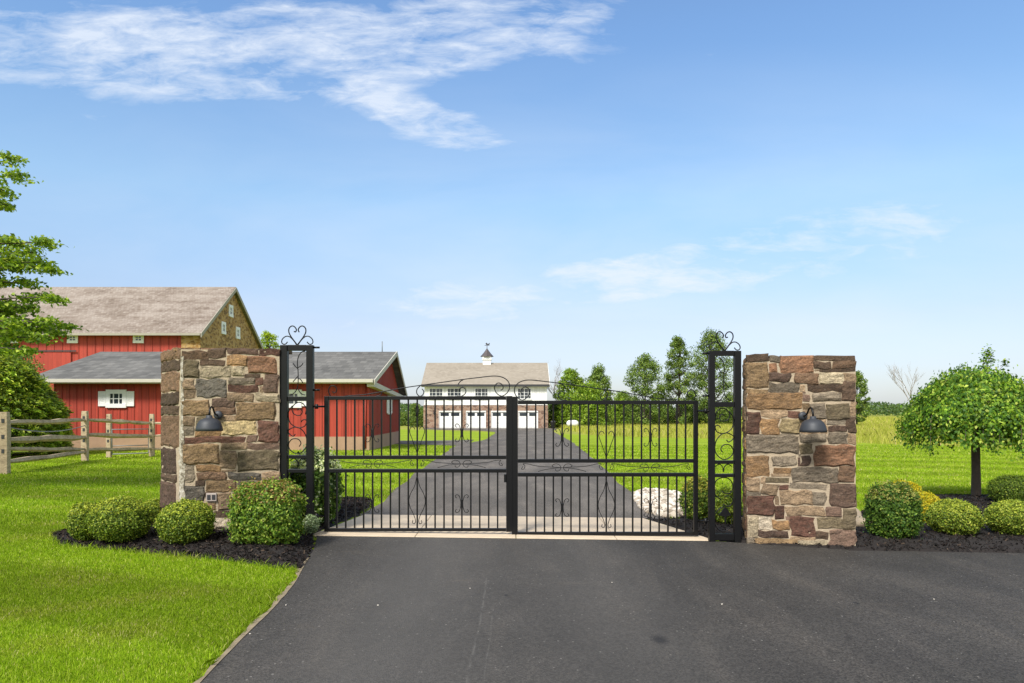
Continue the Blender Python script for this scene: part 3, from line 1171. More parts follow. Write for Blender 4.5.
def px_stones(mb, F, lst, scx, scy, x0, y0, seed, clip=None, placed=None):
    """lst entries (cx0, cy0, cx1, cy1, key) in enlarged-crop coordinates"""
    for i, (a, b, c_, d, key) in enumerate(lst):
        rr = random.Random(seed + i)
        pa, pb = x0 + a / scx, x0 + c_ / scx
        s0, s1 = F.px(pa), F.px(pb)
        if clip:
            s0, s1 = max(clip[0], s0), min(clip[1], s1)
        sm = (s0 + s1) / 2
        z1_, z0_ = F.z(sm, y0 + b / scy), F.z(sm, y0 + d / scy)
        g = -.0025
        stone(mb, F, s0 + g, s1 - g, z0_ + g, z1_ - g, scol(key, rr), seed * 31 + i, out=.016)
        if placed is not None:
            placed.append((s0, s1, z0_, z1_))


# right pier
RA, RB = (2.87, 8.55), (4.06, 8.27)
_u = (Vector(RB) - Vector(RA)).normalized(); _n = Vector((-_u.y, _u.x))   # inward (away from the camera)
RC = tuple(Vector(RB) + _n * .5); RD = tuple(Vector(RA) + _n * .5)
rt, rf = pier('stone_pier', 'brown and dark red stone gate pier at the right side of the gate', [RA, RB, RC, RD], [2.24, 2.22, 2.26, 2.27], 5)
F = rf[0]
mbs = MB()
A_ = [(48, 68, 212, 117, 'dk'), (48, 122, 210, 292, 'ob'), (217, 76, 286, 118, 'gr'), (217, 124, 268, 182, 'rb'), (290, 72, 515, 187, 'rb'), (520, 72, 803, 104, 'dk'),
      (520, 110, 638, 158, 'dk'), (645, 108, 803, 156, 'br'), (560, 162, 803, 183, 'dk'), (213, 195, 356, 252, 'pb'), (385, 193, 547, 264, 'br'), (555, 188, 720, 264, 'cr'),
      (726, 188, 803, 243, 'tn'), (210, 258, 415, 324, 'gr'), (470, 270, 706, 320, 'dk'), (714, 248, 803, 382, 'dk'), (46, 300, 208, 328, 'ob'), (46, 330, 430, 440, 'oc'),
      (443, 343, 487, 388, 'mv'), (503, 328, 697, 382, 'gr'), (500, 400, 600, 503, 'gr'), (604, 400, 762, 507, 'og'), (767, 388, 803, 484, 'tn'),
      (30, 460, 152, 610, 'dr'), (160, 448, 340, 495, 'tn'), (345, 455, 424, 497, 'dr'), (160, 502, 284, 608, 'oc'), (288, 512, 418, 606, 'ye'),
      (425, 510, 605, 604, 'tn'), (613, 514, 740, 548, 'gr'), (613, 553, 740, 590, 'pb'), (746, 490, 803, 600, 'dk'), (612, 598, 742, 676, 'gr'), (748, 606, 803, 676, 'tn'),
      (30, 615, 415, 735, 'gr'), (425, 608, 604, 664, 'gr'), (425, 672, 510, 738, 'og')]
B_ = [(500, 2, 762, 135, 'rb'), (38, 72, 205, 202, 'oc'), (226, 73, 382, 132, 'gr'), (412, 73, 468, 137, 'pb'), (230, 148, 342, 182, 'oc'), (348, 148, 648, 242, 'gr'),
      (655, 143, 762, 247, 'br'), (22, 212, 140, 302, 'tn'), (178, 214, 330, 243, 'og'), (160, 262, 262, 322, 'tn'), (270, 262, 328, 290, 'dr'), (335, 250, 575, 284, 'gr'),
      (270, 298, 478, 388, 'tn'), (486, 305, 570, 388, 'gr'), (598, 254, 762, 402, 'mv'), (24, 333, 232, 456, 'dr'), (240, 400, 298, 484, 'dr'), (308, 400, 560, 460, 'tn'),
      (570, 402, 668, 464, 'mv'), (680, 408, 762, 542, 'og'), (22, 465, 60, 600, 'br'), (65, 465, 128, 602, 'cr'), (134, 476, 216, 556, 'wt'), (220, 493, 330, 548, 'oc'),
      (345, 467, 500, 596, 'dr'), (510, 472, 668, 542, 'og'), (132, 560, 328, 602, 'pb'), (340, 600, 505, 622, 'tn'), (508, 563, 588, 608, 'dk'), (592, 556, 762, 662, 'mv'), (110, 612, 385, 655, 'ob'),
      (22, 606, 104, 650, 'gr'), (395, 622, 586, 662, 'cr'), (22, 305, 150, 330, 'gr'), (144, 212, 174, 256, 'tn')]
PL = []
px_stones(mbs, F, A_, 6.83, 6.83, 738, 345, 100, (.0, F.L + .004), PL)
px_stones(mbs, F, B_, 6.5, 6.5, 738, 445, 300, (.0, F.L + .004), PL)
fill_gaps(mbs, F, PL, F.L, 2.2, 77)
random_face(mbs, rf[1], .06, rf[1].L - .02, .0, 2.2, 1)
random_face(mbs, rf[2], .0, rf[2].L, .0, 2.24, 2)
random_face(mbs, rf[3], .02, rf[3].L - .06, .0, 2.24, 3, ('ob', 'oc', 'tn', 'br', 'rb'))
# flat stones closing the top
rr = random.Random(4)
s = 0.0
while s < F.L - .05:
    w_ = min(rr.uniform(.18, .4), F.L - s)
    a = F.A + F.u * (s + w_ / 2) - F.n * .29
    zt = 2.215 + .02 * (1 - (s / F.L))
    mbs.obox((a.x, a.y, zt), F.u * (w_ / 2 - .006), F.n * .19, Vector((0, 0, .02)), scol(rr.choice(['br', 'gr', 'ob', 'dk']), rr))
    s += w_
mbs.build('stonework', M_stone, rt, color=True)

# left pier
LA, LB, LC = (-3.98, 8.45), (-2.874, 8.65), (-4.56, 9.1)
_u = (Vector(LB) - Vector(LA)).normalized(); _n = Vector((-_u.y, _u.x))
LD = tuple(Vector(LB) + _n * .5); LE = (-4.35, 9.45)
lt, lf = pier('stone_pier', 'stone gate pier left of the gate, with a white lime streak and small outlet', [LA, LB, LD, LE, LC], [2.355, 2.355, 2.36, 2.37, 2.37], 6)
F = lf[0]
L_ = [(182, 350.5, 207.7, 359.6, 'br'), (208.5, 348.6, 226, 357.5, 'dk'), (227, 348.6, 258, 354.2, 'pb'), (259.5, 348.8, 279.5, 355, 'dr'), (227, 355.2, 247, 365, 'oc'), (200, 360, 225, 365, 'dk'),
      (248, 356.3, 276.5, 373, 'rb'), (182, 360.5, 198.5, 377.5, 'og'), (200, 366, 231, 377, 'cr'), (232, 366.2, 244, 375.5, 'cr'), (244.5, 374, 260, 377.4, 'dk'), (255.5, 377.8, 263.5, 385, 'dr'),
      (264.5, 374.5, 278, 393, 'mv'), (228, 378, 254.5, 384.3, 'gr'), (196.5, 379, 226.5, 397, 'sl'), (182.3, 379, 194.8, 389, 'tn'), (182.3, 390, 194.8, 398.5, 'tn'), (228, 385.6, 258, 392.2, 'dr'),
      (228, 393, 254.5, 401, 'tn'), (255.5, 393.5, 279, 401.4, 'cr'), (182, 400, 210, 415, 'ob'), (212, 398.2, 235, 406.8, 'mv'), (214, 408, 235, 414.4, 'br'), (236.5, 402.6, 275.6, 420, 'ob'),
      (212, 415.4, 235.5, 420.2, 'tn'), (182, 416.6, 194.5, 425.8, 'tn'), (196, 416.6, 211, 426, 'og'), (222, 421.5, 256.5, 434.4, 'ye'), (258.5, 421.6, 279, 442.3, 'dr'), (182, 427, 194, 435.4, 'gr'), (195.5, 427, 221, 435.4, 'oc'),
      (184, 436.6, 245, 442.3, 'dr'), (247, 436, 257, 442.3, 'mv'), (248, 443.5, 279, 449.5, 'mv'), (182.6, 444.5, 219.4, 464, 'ob'), (220.6, 443.4, 246.8, 449.6, 'tn'), (221, 451, 236.5, 468.5, 'tn'),
      (238, 451, 279, 470.4, 'og'), (182.4, 465.5, 194, 483, 'gr'), (195.4, 465.2, 219.4, 471, 'oc'), (197, 472, 226, 479.5, 'br'), (221, 470, 236, 471.5, 'tn'), (228, 472.3, 260.5, 479.2, 'sl'), (261.5, 472, 279, 480, 'tn'), (206, 480.6, 236, 491.5, 'ob'),
      (195.5, 480.8, 204.8, 486, 'dk'), (237.5, 481, 279, 494, 'gr'), (182.2, 486.8, 204.6, 501, 'sl'), (218.5, 493, 231, 509.5, 'tn'), (232.5, 496, 255, 511, 'br'), (256.5, 496, 279, 515, 'og'),
      (182.2, 502.5, 216.5, 509.5, 'ob'), (214, 511, 231, 517, 'dk'), (232.5, 512.5, 255, 524, 'tn'), (182.2, 511.5, 212, 524, 'mv'), (214, 519, 229.5, 528.5, 'wt'), (256.5, 517, 279, 527, 'dr'),
      (182.2, 525.5, 212, 536, 'br'), (213.5, 530, 236, 538, 'rb'), (237.5, 526, 260, 538, 'gr'), (261.5, 528.5, 279, 538, 'ob')]
mbs = MB()
PL = []
px_stones(mbs, F, L_, 1, 1, 0, 0, 700, (-.002, F.L + .01), PL)
fill_gaps(mbs, F, PL, F.L, 2.33, 78)
FS = lf[4]   # angled end strip, runs from C to A
S_ = [(161, 350, 180.6, 360, 'br'), (161.3, 361, 180.6, 371, 'dk'), (161.2, 372.4, 179.6, 391.5, 'br'), (161.4, 393, 179, 405, 'dk'), (161.4, 406, 179, 414.5, 'dk'), (161.3, 415.8, 179, 446, 'br'),
      (161.2, 448.5, 176, 473, 'pb'), (161.4, 474.4, 177, 481, 'dk'), (161.2, 482.4, 176, 510, 'pb'), (161.4, 511.5, 176.5, 530, 'br')]
px_stones(mbs, FS, S_, 1, 1, 0, 0, 900, (0.0, FS.L + .0))
random_face(mbs, lf[1], .06, lf[1].L - .02, .0, 2.32, 11)
random_face(mbs, lf[2], .0, lf[2].L, .0, 2.33, 12)
random_face(mbs, lf[3], .02, lf[3].L - .02, .0, 2.33, 13)
rr = random.Random(5)
s = 0.0
while s < F.L + .2:
    w_ = min(rr.uniform(.18, .4), F.L + .25 - s)
    a = F.A + F.u * (s + w_ / 2 - .15) - F.n * .31
    mbs.obox((a.x, a.y, 2.345), F.u * (w_ / 2 - .006), F.n * .16, Vector((0, 0, .02)), scol(rr.choice(['br', 'gr', 'ob', 'dk']), rr))
    s += w_
mbs.build('stonework', M_stone, lt, color=True)
# lime streak (real lime wash smeared over the joint)
ml = MB()
m_lime, w_, b_ = new_mat('lime')
_tc = w_.n('ShaderNodeTexCoord')
_f = w_.noise(_tc.outputs['Object'], 24, 6, .7)
w_.l(w_.ramp(_f, [(.40, (.12, .10, .07)), (.5, (.40, .35, .26)), (.66, (.70, .66, .58))]), b_.inputs['Base Color'])
b_.inputs['Roughness'].default_value = .95
zz = 1.5
nseg = 60
rows = []
for i in range(nseg + 1):
    z = .05 + 2.2 * i / nseg
    wdt = (.014 + .055 * smooth((1.45 - z) / .35)) * max(.15, 1 + 1.6 * noise.noise(Vector((z * 13, 2, 0))))
    off = .012 * noise.noise(Vector((z * 5, 8, 0)))
    A3 = FS.A + FS.u * (FS.L)
    pl = A3 - FS.u * (wdt + .012 - off) + FS.n * .012
    pc = A3 + (FS.n + F.n) * .012
    pr = A3 + F.u * (.012 + wdt * .25 + off) + F.n * .012
    rows.append([(p.x, p.y, z) for p in (pl, pc, pr)])
vs = [p for r_ in rows for p in r_]
ml.add(vs, [(i * 3 + j, i * 3 + j + 1, i * 3 + j + 4, i * 3 + j + 3) for i in range(nseg) for j in (0, 1)])
lo = ml.build('lime_streak', m_lime, lt)
md = lo.modifiers.new('thick', 'SOLIDIFY'); md.thickness = .012; md.offset = -1
# outlet
mo_ = MB()
s0, s1 = F.px(206.6), F.px(217); z0_, z1_ = F.z(.3, 501), F.z(.3, 493)
a = F.A + F.u * (s0 + s1) / 2 + F.n * .016
mo_.obox((a.x, a.y, (z0_ + z1_) / 2), F.u * (s1 - s0) / 2, F.n * .014, Vector((0, 0, (z1_ - z0_) / 2)))
ob_ = mo_.build('outlet_box', mat_simple('outlet_grey', (.42, .36, .32, 1), .5), lt, bevel=.004)
mo_ = MB()
for q in (.27, .73):
    a = F.A + F.u * (s0 + (s1 - s0) * q) + F.n * .032
    mo_.obox((a.x, a.y, (z0_ + z1_) / 2), F.u * (s1 - s0) * .16, F.n * .003, Vector((0, 0, (z1_ - z0_) * .3)))
mo_.build('socket', M_dark, ob_)


# ------------------------------------------------------------------ wall lamps
def barn_lamp(F, pxm, pym, label):
    s_ = F.px(pxm)
    z = F.z(s_, pym)
    P0 = F.A + F.u * s_ + F.n * .022
    P0.z = z
    out = Vector((.03, -1, 0)).normalized()
    root = thing('wall_lamp', label, 'wall lamp', P0, 'barn lamps on the stone piers')
    m = MB()
    m.lathe([(0, 0), (.05, 0), (.052, .006), (.052, .022), (.044, .034), (.02, .042), (0, .043)], P0, 28, out)
    m.build('backplate', M_lamp, root)
    m = MB()
    a0 = P0 + out * .03
    prof = [(0, 0), (.05, .004), (.09, .022), (.12, .055), (.145, .085), (.18, .10), (.215, .09), (.24, .06), (.25, .03), (.25, -.01)]
    m.tube([a0 + out * x + Vector((0, 0, y)) for x, y in prof], .0105, 10)
    m.build('arm', M_iron, root)
    m = MB()
    c = P0 + out * .28
    R_ = .158
    zb = c.z - .185
    R_ = .148
    prof = [(.026, .185), (.034, .18), (.036, .155), (.058, .148), (.092, .136), (.118, .112), (.134, .082), (.142, .052), (R_, .034), (R_ + .004, .0), (R_ - .003, .0), (R_ - .006, .032),
            (.136, .05), (.128, .078), (.112, .106), (.088, .128), (.05, .14), (.0, .142)]
    m.lathe(prof, (c.x, c.y, zb), 36)
    sh = m.build('shade', M_lamp, root)
    m = MB()
    m.lathe([(0, .118), (.02, .115), (.024, .09), (.034, .07), (.036, .052), (.026, .034), (0, .026)], (c.x, c.y, zb), 16)
    m.build('bulb', M_white, sh)


barn_lamp(rf[0], 802, 416, 'dark grey barn lamp on the stone pier right of the gate')
barn_lamp(lf[0], 219, 415, 'dark grey barn lamp on the stone pier left of the gate')

# ------------------------------------------------------------------ gate
YG = 8.9


def gX(px, Y=YG): return (px - 512) * Y / 700
def gZ(py, Y=YG): return 1.6 + (410 - py) * Y / 700


def catmull(pts, k=5):
    P = [Vector(p) for p in pts]
    P = [P[0] * 2 - P[1]] + P + [P[-1] * 2 - P[-2]]
    o = []
    for i in range(1, len(P) - 2):
        for j in range(k):
            t = j / k
            a, b, c, d = P[i - 1:i + 3]
            o.append(.5 * ((2 * b) + (c - a) * t + (2 * a - 5 * b + 4 * c - d) * t * t + (3 * b - a - 3 * c + d) * t ** 3))
    o.append(P[-2])
    return o


def scroll(m, pts, Y=YG, r=.0055, k=5, taper=False):
    w = [(gX(p[0], Y), Y, gZ(p[1], Y)) for p in pts]
    c = catmull(w, k)
    # flat bar: tube squashed to a strap
    rs = [r] * len(c)
    if taper:
        rs = [r * (1 - .5 * i / len(c)) for i in range(len(c))]
    m.tube(c, rs, 6)


def spiral_pts(cx, cy, r0, r1, a0, a1, n=14):
    return [(cx + (r0 + (r1 - r0) * i / n) * math.cos(R(a0 + (a1 - a0) * i / n)), cy - (r0 + (r1 - r0) * i / n) * math.sin(R(a0 + (a1 - a0) * i / n))) for i in range(n + 1)]


def gate_leaf(label, hinge_px, meet_px, meet_out, y_top, y_m1, y_m2, y_bot, pick0, dpick, mirror):
    x0, x1 = min(hinge_px[0], meet_px[0]), max(hinge_px[1], meet_px[1])
    hx = (hinge_px[0] + hinge_px[1]) / 2
    root = thing('gate_leaf', label, 'gate leaf', (gX(hx), YG, gZ(y_bot[1])))
    d = .022

    def bar(name, a, b, c, e, dy=d, bev=.003):
        m = MB()
        m.box(gX(a), gX(b), YG - dy, YG + dy, gZ(e), gZ(c))
        return m.build(name, M_iron, root, bevel=bev)
    bar('hinge_stile', *hinge_px, y_top[0], y_bot[1], .026)
    bar('meeting_stile', *meet_px, meet_out[0], meet_out[1], .028 if mirror else .034)
    ia, ib = (hinge_px[1], meet_px[0]) if hinge_px[0] < meet_px[0] else (meet_px[1], hinge_px[0])
    ia += .1; ib -= .1
    bar('top_rail', ia, ib, *y_top)
    bar('middle_rail', ia, ib, *y_m1)
    bar('middle_rail', ia, ib, *y_m2)
    bar('bottom_rail', ia, ib, *y_bot)
    rp = .0095
    cpick = pick0 + 9 * dpick
    for i in range(19):
        px = pick0 + i * dpick
        X = gX(px)
        spans = [(y_top[1], y_m1[0]), (y_m2[1], y_bot[0])]
        if i == 9:
            spans = [(y_top[1], y_m1[0]), (y_m1[1], y_m2[0]), (y_m2[1], y_bot[0])]
        for (a, b) in spans:
            m = MB()
            m.box(X - rp, X + rp, YG - rp, YG + rp, gZ(b) + .0005, gZ(a) - .0005)
            m.build('picket', M_iron, root)
    # scrollwork inside
    sgn = -1 if mirror else 1
    yu0, yu1 = y_top[1], y_m1[0]
    yl0, yl1 = y_m2[1], y_bot[0]

    def S(name, lists, r=.0045, dy=-.014):
        m = MB()
        for p in lists:
            w = catmull([(gX(q[0]), YG + dy, gZ(q[1])) for q in p], 5)
            m.tube(w, r, 6)
        return m.build(name, M_iron, root)
    # central lyre (upper) and leaf (lower)
    c = cpick
    up, lw = [], []
    for s in (-1, 1):
        up.append([(c + s * 2.2, yu0 + 29.5), (c + s * 3.4, yu0 + 27.5), (c + s * 5.6, yu0 + 27), (c + s * 7.3, yu0 + 29.5), (c + s * 7.2, yu0 + 33), (c + s * 5, yu0 + 39), (c + s * 2.6, yu0 + 46), (c + s * .4, yu0 + 52)])
        lw.append([(c + s * .4, yl0 + 4), (c + s * 2.4, yl0 + 13), (c + s * 6.5, yl0 + 21), (c + s * 8.2, yl0 + 28), (c + s * 6.8, yl0 + 35), (c + s * 3.4, yl0 + 42), (c + s * 1.6, yl0 + 48),
                   (c + s * 2.6, yl0 + 51), (c + s * 4.6, yl0 + 50), (c + s * 4.2, yl0 + 47.5)])
        up.append([(c + s * .4, yu0 + 5), (c + s * 1.4, yu0 + 10), (c + s * .4, yu0 + 17)])
    S('lyre_scroll', up); S('leaf_scroll', lw)
    for q in (4, 14):
        c = pick0 + q * dpick
        for (yc, nm) in ((yu0 + 33, 'pair_scroll'), (yl0 + 31, 'pair_scroll')):
            L = []
            for s in (-1, 1):
                L.append([(c + s * 5.2, yc - 5.5), (c + s * 6.6, yc - 7.4), (c + s * 5, yc - 9), (c + s * 2.6, yc - 7.5), (c + s * 1.2, yc - 3), (c + s * 1.0, yc), (c + s * 1.2, yc + 3), (c + s * 2.6, yc + 7.5), (c + s * 5, yc + 9),
                          (c + s * 6.6, yc + 7.4), (c + s * 5.2, yc + 5.5)])
            o = S(nm, L)
            m = MB()
            m.box(gX(c) - .014, gX(c) + .014, YG - .02, YG + .02, gZ(yc + 4), gZ(yc - 4))
            m.build('collar', M_iron, o, bevel=.003)
    # long crossing scrolls in the middle band
    b0, b1 = y_m1[1], y_m2[0]
    for (xa, xb) in ((ia + 1, cpick - 1), (cpick + 1, ib - 1)):
        xm = (xa + xb) / 2
        h = b1 - b0
        L = []
        for s in (-1, 1):
            e = xa if s < 0 else xb
            L.append([(e - s * 4, b0 + h * .35), (e - s * 2.6, b0 + h * .62), (e - s * 5, b0 + h * .62), (e - s * 6, b0 + h * .3), (e - s * 4, b0 + h * .12), (e - s * 9, b0 + h * .12), (e - s * 20, b0 + h * .35), (xm - s * 2, b0 + h * .5),
                      (xm - s * 14, b0 + h * .62), (xm - s * 24, b0 + h * .86)])
            L.append([(xm - s * 1, b0 + h * .5), (xm - s * 3, b0 + h * .78), (xm - s * 6, b0 + h * .8), (xm - s * 6.5, b0 + h * .6)])
            L.append([(xm - s * 1, b0 + h * .5), (xm - s * 3, b0 + h * .2), (xm - s * 7, b0 + h * .12), (xm - s * 10, b0 + h * .3), (xm - s * 8, b0 + h * .45)])
        S('band_scroll', L, .0038)
    return root, S


gl, Sl = gate_leaf('left leaf of the black iron double gate, its top scroll rising to the middle', (324.6, 328.9), (506.2, 512.3), (396, 531.5), (396.2, 399.9), (455.5, 459.1), (468.9, 472.5), (528.1, 531.1), 336.9, 8.93, False)
gr_, Sr = gate_leaf('right leaf of the black iron double gate, hung slightly lower than the left one', (693.6, 697.7), (511.9, 517.8), (396.6, 535.4), (400.6, 404.3), (459, 462.6), (472.8, 476.5), (531.8, 535.5), 526.9, 8.815, True)


def overthrow(S, dx, mir, y):
    """top scroll drawn for the left leaf, mirrored for the right"""
    T = (lambda p: (p[0], p[1])) if not mir else (lambda p: (1024 - p[0], p[1] + 4))
    arcs = [
        # long sweep with the big volute by the meeting stile
        [(345, 396), (365, 394.5), (386, 391), (405, 387.6), (430, 384), (455, 380.5), (478, 377.6), (494, 376), (503, 377.5), (508.5, 382), (509.5, 388), (506.5, 393.5), (501.5, 396), (496.5, 393), (494.5, 388), (496, 384.2), (499, 383), (502.5, 385), (503, 388.6), (500.6, 390.3)],
        # small volute at the hinge side
        [(330.5, 396.2), (328.4, 391.5), (329.5, 387.5), (332.5, 385.6), (336, 387.5), (336.4, 391.2), (333.8, 393), (332.4, 391.4)],
        # two small curls carrying the sweep
        [(420.6, 385.4), (417.2, 389), (416.8, 393.2), (419.5, 396.2), (422.6, 395), (423.8, 391.6), (422, 388.8)],
        [(458, 384.5), (460.5, 381.2), (463, 380)],
        [(457, 396.2), (462, 396), (465.4, 393.2), (465.6, 389.5), (462.6, 387.2), (459.6, 389), (460.4, 391.4)],
        [(376, 396.2), (380.6, 395), (382, 392.2)],
    ]
    S('top_scroll', [[T(p) for p in a] for a in arcs], .0062, 0)


overthrow(Sl, 0, False, 0)
overthrow(Sr, 0, True, 0)
# latch and hinges on the leaves
m = MB(); m.box(gX(504), gX(506.2), YG - .05, YG - .01, gZ(482), gZ(474)); m.build('latch', M_iron, gl, bevel=.003)


def gate_frame(label, pL, pR, ytop, bars, ybot, Y, mir, side):
    """free-standing ladder frame: two posts, cross bars, scrolls and a heart on top"""
    cx = (pL[0] + pR[1]) / 2
    gzv = G(gX(cx, Y), Y)
    root = thing('iron_trellis', label, 'iron trellis', (gX(cx, Y), Y, gzv))
    for (a, b) in (pL, pR):
        m = MB()
        hw = (gX(b, Y) - gX(a, Y)) / 2
        m.box(gX(a, Y), gX(b, Y), Y - hw, Y + hw, gzv - .05, gZ(ytop[0] + .2, Y))
        m.build('post', M_iron, root, bevel=.004)
    for i, (a, b) in enumerate([ytop] + bars + [ybot]):
        m = MB()
        xa, xb = gX(pL[1] + .05, Y), gX(pR[0] - .05, Y)
        m.box(xa, xb, Y - .028, Y + .028, gZ(b, Y), gZ(a, Y))
        m.build(['top_bar', 'cross_bar', 'cross_bar', 'cross_bar', 'bottom_bar'][i], M_iron, root, bevel=.003)
    k = -1 if mir else 1
    ox = 724.6 if True else 0
    oy = ytop[0] - 350.8

    def T(p):     # from the enlarged crop of the right frame (9.1 px per px, origin 700,y0)
        dx = (p[0] - 724.5) * k
        return (cx + dx, p[1] + oy)

    def SC_(name, lists, r=.0062, dy=0):
        m = MB()
        for p in lists:
            m.tube(catmull([(gX(T(q)[0], Y), Y + dy, gZ(T(q)[1], Y)) for q in p], 5), r, 7)
        return m.build(name, M_iron, root)
    heart = []
    for s in (-1, 1):
        heart.append([(724.5 + s * a, 350.8 - b) for a, b in ((0, 0), (3.2, 4.2), (6.4, 8.6), (8.4, 12.8), (8.2, 16.6), (5.8, 18.9), (3, 18.4), (1.0, 15.6), (1.6, 13.2), (3.4, 13.6))])
    heart[0][-1] = (722.6, 337.2)
    SC_('heart_finial', heart, .0075)
    side_s = [[(724.5 + s * a, 350.8 - b) for a, b in ((1, .5), (3.6, 4.4), (7.6, 8.2), (11.4, 8.6), (14.8, 6), (15.6, 2.6), (13.8, .8), (11.4, 1.2), (9.8, 3.2))] for s in (-1, 1)]
    SC_('side_scroll', side_s, .0068)

    def C(l, y0): return [(700 + a / 9.1, y0 + b / 9.1) for a, b in l]
    stem = [C([(150, 290), (185, 300), (212, 340), (222, 400), (216, 470), (215, 560), (222, 620), (245, 665), (285, 690)], 325),
            C([(216, 440), (190, 425), (170, 400)], 325), C([(218, 450), (240, 430), (262, 400)], 325), C([(216, 545), (196, 545), (172, 580)], 325), C([(218, 520), (240, 545), (262, 570)], 325),
            C([(150, 690), (185, 680), (214, 640)], 325)]
    SC_('vine_scroll', stem, .006)
    s2 = [C([(225, 190), (200, 178), (178, 200), (190, 232), (225, 238), (262, 215), (268, 165), (225, 122), (175, 130), (142, 175), (148, 230)], 395),
          C([(268, 150), (300, 200), (303, 250), (285, 310), (220, 350), (160, 338), (138, 300), (150, 276), (180, 285), (184, 300)], 395),
          C([(240, 408), (262, 428), (300, 400), (300, 370), (240, 345), (180, 370), (140, 440), (145, 530), (215, 588), (285, 555), (302, 500), (270, 455), (215, 455), (190, 490), (205, 522)], 395)]
    SC_('upper_scroll', s2, .0065)
    s3 = [C([(140, 650), (175, 630), (205, 655), (212, 700)], 395), C([(290, 650), (255, 630), (222, 655), (215, 700)], 395)]
    SC_('small_scroll', s3, .006)
    s4 = [C([(200, 195), (235, 215), (285, 200), (298, 140), (270, 85), (215, 68), (155, 90), (130, 150), (140, 225), (190, 270)], 470),
          C([(210, 310), (255, 332), (292, 305), (296, 262), (262, 235), (222, 240)], 470),
          C([(215, 330), (160, 370), (132, 430), (140, 500), (190, 555), (250, 545), (285, 500), (290, 440)], 470)]
    SC_('lower_scroll', s4, .0065)
    # leaf ornament
    m = MB()
    lf_ = C([(170, 410), (205, 365), (228, 335), (255, 365), (285, 410), (240, 422), (236, 490), (226, 492), (222, 424)], 470)
    pts_ = [(gX(T(p)[0], Y), Y - .006, gZ(T(p)[1], Y)) for p in lf_]
    m.prism(pts_ if k > 0 else pts_[::-1], (0, .012, 0))
    m.build('leaf_ornament', M_iron, root)
    # hinge pins reaching to the leaf
    for (py, ln) in ((ytop[0] + 2.5, 6), (ytop[0] + 45, 6), (side[0], 0), (side[1], 0)):
        m = MB()
        xa = (pR[1] if mir else pL[0])
        d = 1 if mir else -1
        if ln:
            m.tube([(gX(xa, Y), Y, gZ(py, Y)), (gX(xa + d * ln, Y), Y, gZ(py, Y))], .012, 8)
            m.build('hinge_stub', M_iron, root)
        else:
            tx = side[2]
            m.tube([(gX(xa, Y), Y, gZ(py, Y)), (gX(tx), YG, gZ(py, YG))], .012, 8)
            m.tube([(gX(xa + d * 3, Y), Y, gZ(py + 2.4, Y)), (gX(xa + d * 3, Y), Y, gZ(py - 2.4, Y))], .022, 8)
            m.build('hinge', M_iron, root)
    return root


YF = 8.72
gate_frame('black iron scroll frame between the left stone pier and the gate', (281, 288), (307, 313.6), (345, 350.8), [(396.6, 401), (455, 458.6), (469, 472.6)], (528.4, 532.4), YF, True, (406.5, 516, 325.5))
gate_frame('black iron scroll frame between the gate and the right stone pier', (708.6, 714.4), (734, 740.4), (350.8, 356), [(402, 407), (460.4, 463.8), (473.8, 477)], (533.5, 540), YF - .08, False, (411, 521, 697))

